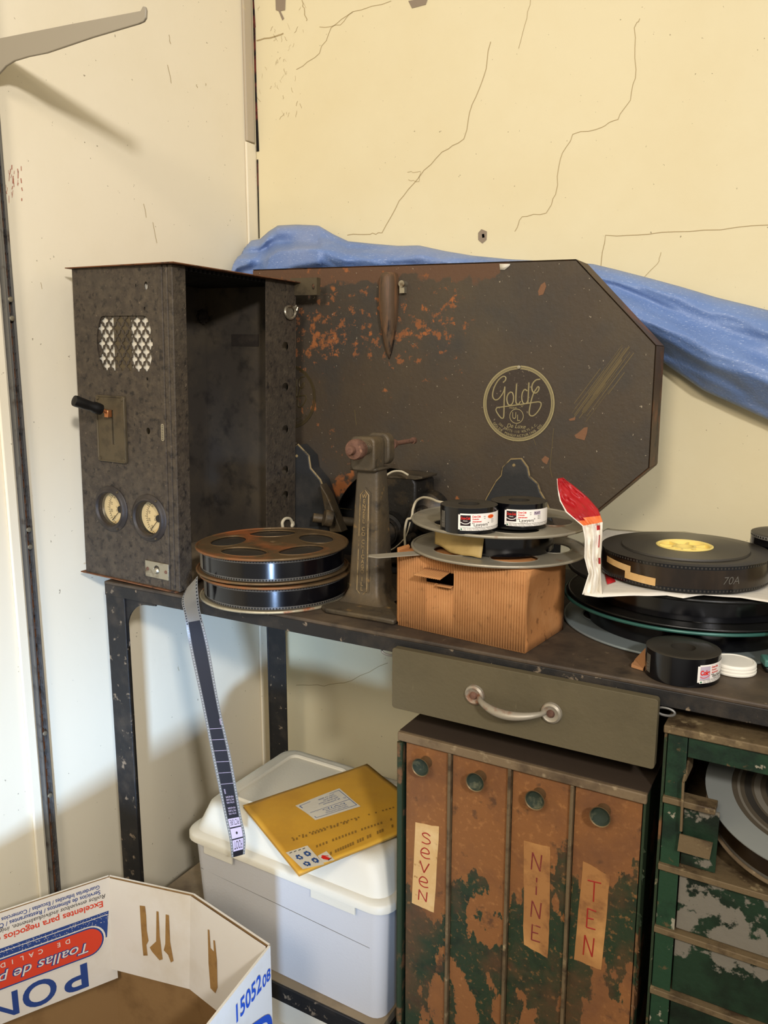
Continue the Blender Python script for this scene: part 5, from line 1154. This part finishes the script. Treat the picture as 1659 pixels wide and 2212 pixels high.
# printed flap folded in along the left side
Bc, Ac = rimp[1] + Vector((0, 0, .002)), rimp[0] + (rimp[0] - rimp[1]) * .6 + Vector((0, 0, .002))
Ac = Vector((Ac.x, Ac.y, RZ + .002)); Lf = .178
bm, g, wA = hang('flap', Bc, Ac, Lf, 0)
dA = (Ac - Bc).normalized(); 
def pf(k):
    def h(u, v):                             # u metres from the right edge, v metres down from the rim
        p = g(u / wA, v / Lf); n_ = dA.cross(Vector((0, 0, 1)))
        if n_.dot(CAM - p) < 0: n_ = -n_
        return p + n_ * k
    return h
h1, h2, h3, h4 = pf(.0005), pf(.0008), pf(.0011), pf(.0014)
U = lambda s, y, size, h=h1, mi=1, **kw: text(bm, s, lambda u, v: h(u, y + v), kw.pop('x', .012), 0, size, mi, 'L', **kw)
U('Guarderías Infantiles / Escuelas / Comercios /', .0075, .0095, bold=.015, x=.017, fit=.150); U('Servicios de alimentos / Restaurantes / Oficinas', .0165, .0098, bold=.015, x=.0165, fit=.172)
U('Rollos envueltos individualmente, inigualable', .0255, .0098, mi=4, shear=.3, x=.009, fit=.186); U('Excelentes para negocios o el hogar', .036, .0145, mi=2, bold=.02, x=.014, fit=.212)
poly(bm, [h1(u, v) for u, v in ((.006, .056), (.30, .056), (.30, .100), (.012, .100))], 1)
stroke(bm, [(.0085, .092), (.0085, .0615), (.3, .0615)], .0012, h2, 0)
for k in range(260): u, v = random.uniform(.007, .22), random.uniform(.057, .0735); poly(bm, [h2(u + .0006 * math.cos(a), v + .0006 * math.sin(a)) for a in (0, 1.57, 3.14, 4.71)], 0)
capsule = lambda x0, v0, v1: [(.3, v0), (.3, v1)] + [(x0 + (v1 - v0) / 2 - (v1 - v0) / 2 * math.sin(a), (v0 + v1) / 2 + (v1 - v0) / 2 * math.cos(a)) for a in [i / 14 * PI for i in range(15)]]
h5, h6 = pf(.0017), pf(.0020)
poly(bm, [h2(u, v) for u, v in capsule(.014, .071, .1235)], 0); poly(bm, [h3(u, v) for u, v in capsule(.017, .0728, .1218)], 1); poly(bm, [h4(u, v) for u, v in capsule(.0195, .075, .1195)], 2)
for i, ch in enumerate('DE CALIDAD'): text(bm, ch, lambda u, v: h5(u, .0795 + v), .072 + i * .0135, 0, .0105, 0, bold=.01)
text(bm, 'Toallas de papel', lambda u, v: h5(u, .0965 + v), .042, 0, .0235, 1, 'L', bold=.04, shear=.25, fit=.182); text(bm, 'Toallas de papel', lambda u, v: h6(u, .0968 + v), .0425, 0, .0230, 0, 'L', bold=0, shear=.25, fit=.179)
for u_, wd, ch in ((.046, .037, 'P'), (.094, .050, 'O'), (.150, .056, 'M')): text(bm, ch, lambda u, v: h1(u, .1315 + v), u_, 0, .058, 1, 'L', bold=0 if ch == 'M' else .02, fit=wd)
part('printed_flap', bm, [M['carton_white'], M['print_blue'], M['print_red'], M['carton_in'], M['ink']], walls, smooth=0, recalc=False)
for a, b, tears in ((rimp[1], rimp[2], [[(.062, .035), (.072, .034), (.074, .05), (.075, .075), (.078, .092), (.074, .10), (.076, .118), (.068, .120), (.066, .10), (.064, .07)], [(.093, .038), (.097, .038), (.099, .08), (.104, .118), (.098, .121), (.084, .109), (.080, .103), (.092, .090)], [(.110, .040), (.116, .040), (.118, .085), (.124, .116), (.119, .120), (.114, .108), (.106, .102), (.109, .09)]]),
                    (rimp[2], rimp[3], [[(.046, .035), (.050, .034), (.054, .062), (.062, .064), (.060, .046), (.064, .045), (.07, .075), (.073, .118), (.068, .13), (.056, .128), (.050, .09)]])):
    a2, b2 = a + Vector((0, 0, .001)), b + Vector((0, 0, .001))
    bm, g, w_ = hang('flap', a2, b2, .158, 0, .005)
    dd = (b2 - a2).normalized(); n_ = dd.cross(Vector((0, 0, 1)))
    if n_.dot(CAM - a2) < 0: n_ = -n_
    for tr in tears: poly(bm, [g(u / w_, v / .158) + n_ * .0006 for u, v in tr], 1)
    part('inner_flap', bm, [M['carton_white'], M['carton_tear']], walls, smooth=0, recalc=False)
# printing on the right-hand outside
a, b = rimp[4], rimp[3]; d = (b - a).normalized(); n_ = d.cross(Vector((0, 0, 1)))
if n_.x < 0: n_ = -n_
Wl = (b - a).length; bm = B(); of = lambda u, v: a + d * (Wl + u) + n_ * .0042 + Vector((0, 0, v))
text(bm, '15052', of, -.092, -.048, .038, 0, 'L', fit=.064, bold=.02); text(bm, '08', of, -.025, -.050, .026, 0, 'L', fit=.022, bold=.02)
stroke(bm, [(-.075, -.090), (-.062, -.086), (-.04, -.094), (-.022, -.102), (-.012, -.110), (-.007, -.124), (-.006, -.15)], .010, of, 0, 6)
part('side_printing', bm, M['bright_blue'], walls, smooth=0, recalc=False)

# ------------------------------------------------------------ blue tarp bundled along the back wall
topc = [(500, 578), (503, 548), (512, 530), (540, 520), (562, 516), (580, 500), (600, 487), (640, 485), (688, 487), (720, 506), (752, 521), (800, 526), (860, 531), (905, 530), (960, 542), (1020, 552), (1100, 560), (1200, 565), (1280, 570), (1330, 582), (1400, 600), (1470, 619), (1550, 643), (1620, 660), (1690, 678), (1780, 700)]
botc = [(500, 600), (503, 640), (512, 650), (540, 655), (562, 655), (580, 655), (600, 655), (640, 655), (688, 655), (720, 655), (752, 658), (800, 660), (860, 662), (905, 665), (960, 668), (1020, 672), (1100, 680), (1200, 690), (1280, 700), (1340, 715), (1405, 762), (1452, 797), (1520, 844), (1590, 875), (1670, 912), (1780, 960)]
bm = B(); nu, nv = 130, 44
def tarp(u, v):
    x = u * (len(topc) - 1); i = min(int(x), len(topc) - 2); f = ss(x - i) * .5 + (x - i) * .5
    ta, tb_ = Vector(topc[i]).lerp(Vector(topc[i + 1]), f), Vector(botc[i]).lerp(Vector(botc[i + 1]), f)
    w_ = 1 - abs(2 * v - 1) ** 3
    q = ta.lerp(tb_, v)
    y = 1.462 - .060 * math.sin(PI * min(1, max(0, v))) ** .7
    fold = .016 * math.sin(11 * v + 5 * math.sin(3 * u) + 9 * u) * w_ + .012 * noise.noise(Vector((u * 9, v * 3, 7))) + .006 * noise.noise(Vector((u * 30, v * 12, 2)))
    if u < .33: fold -= .022 * math.exp(-((v - (.32 + .25 * u)) / .10) ** 2) - .016 * math.exp(-((v - (.16 + .2 * u)) / .06) ** 2)
    y = max(y + fold, 1.388); p = onY(q.x, q.y, min(y, 1.492))
    if p.x < XW + .014: p = Vector((XW + .014, p.y, p.z))
    return p
g = grid(bm, tarp, nu, nv)
bk = [bm.verts.new((v_.co.x, 1.494, v_.co.z - .01)) for v_ in g[0]]; bk2 = [bm.verts.new((v_.co.x, 1.494, v_.co.z + .01)) for v_ in g[-1]]
for i in range(nu): F(bm, [g[0][i + 1], g[0][i], bk[i], bk[i + 1]]); F(bm, [g[-1][i], g[-1][i + 1], bk2[i + 1], bk2[i]])
solo('blue_tarp', bm, M['tarp'], 'crumpled blue woven plastic tarp stuffed between the projector case and the wall', 'tarp', smooth=80, recalc=False)
for o in [o for o in S.objects if o.name.startswith('tmp_')]: bpy.data.objects.remove(o)
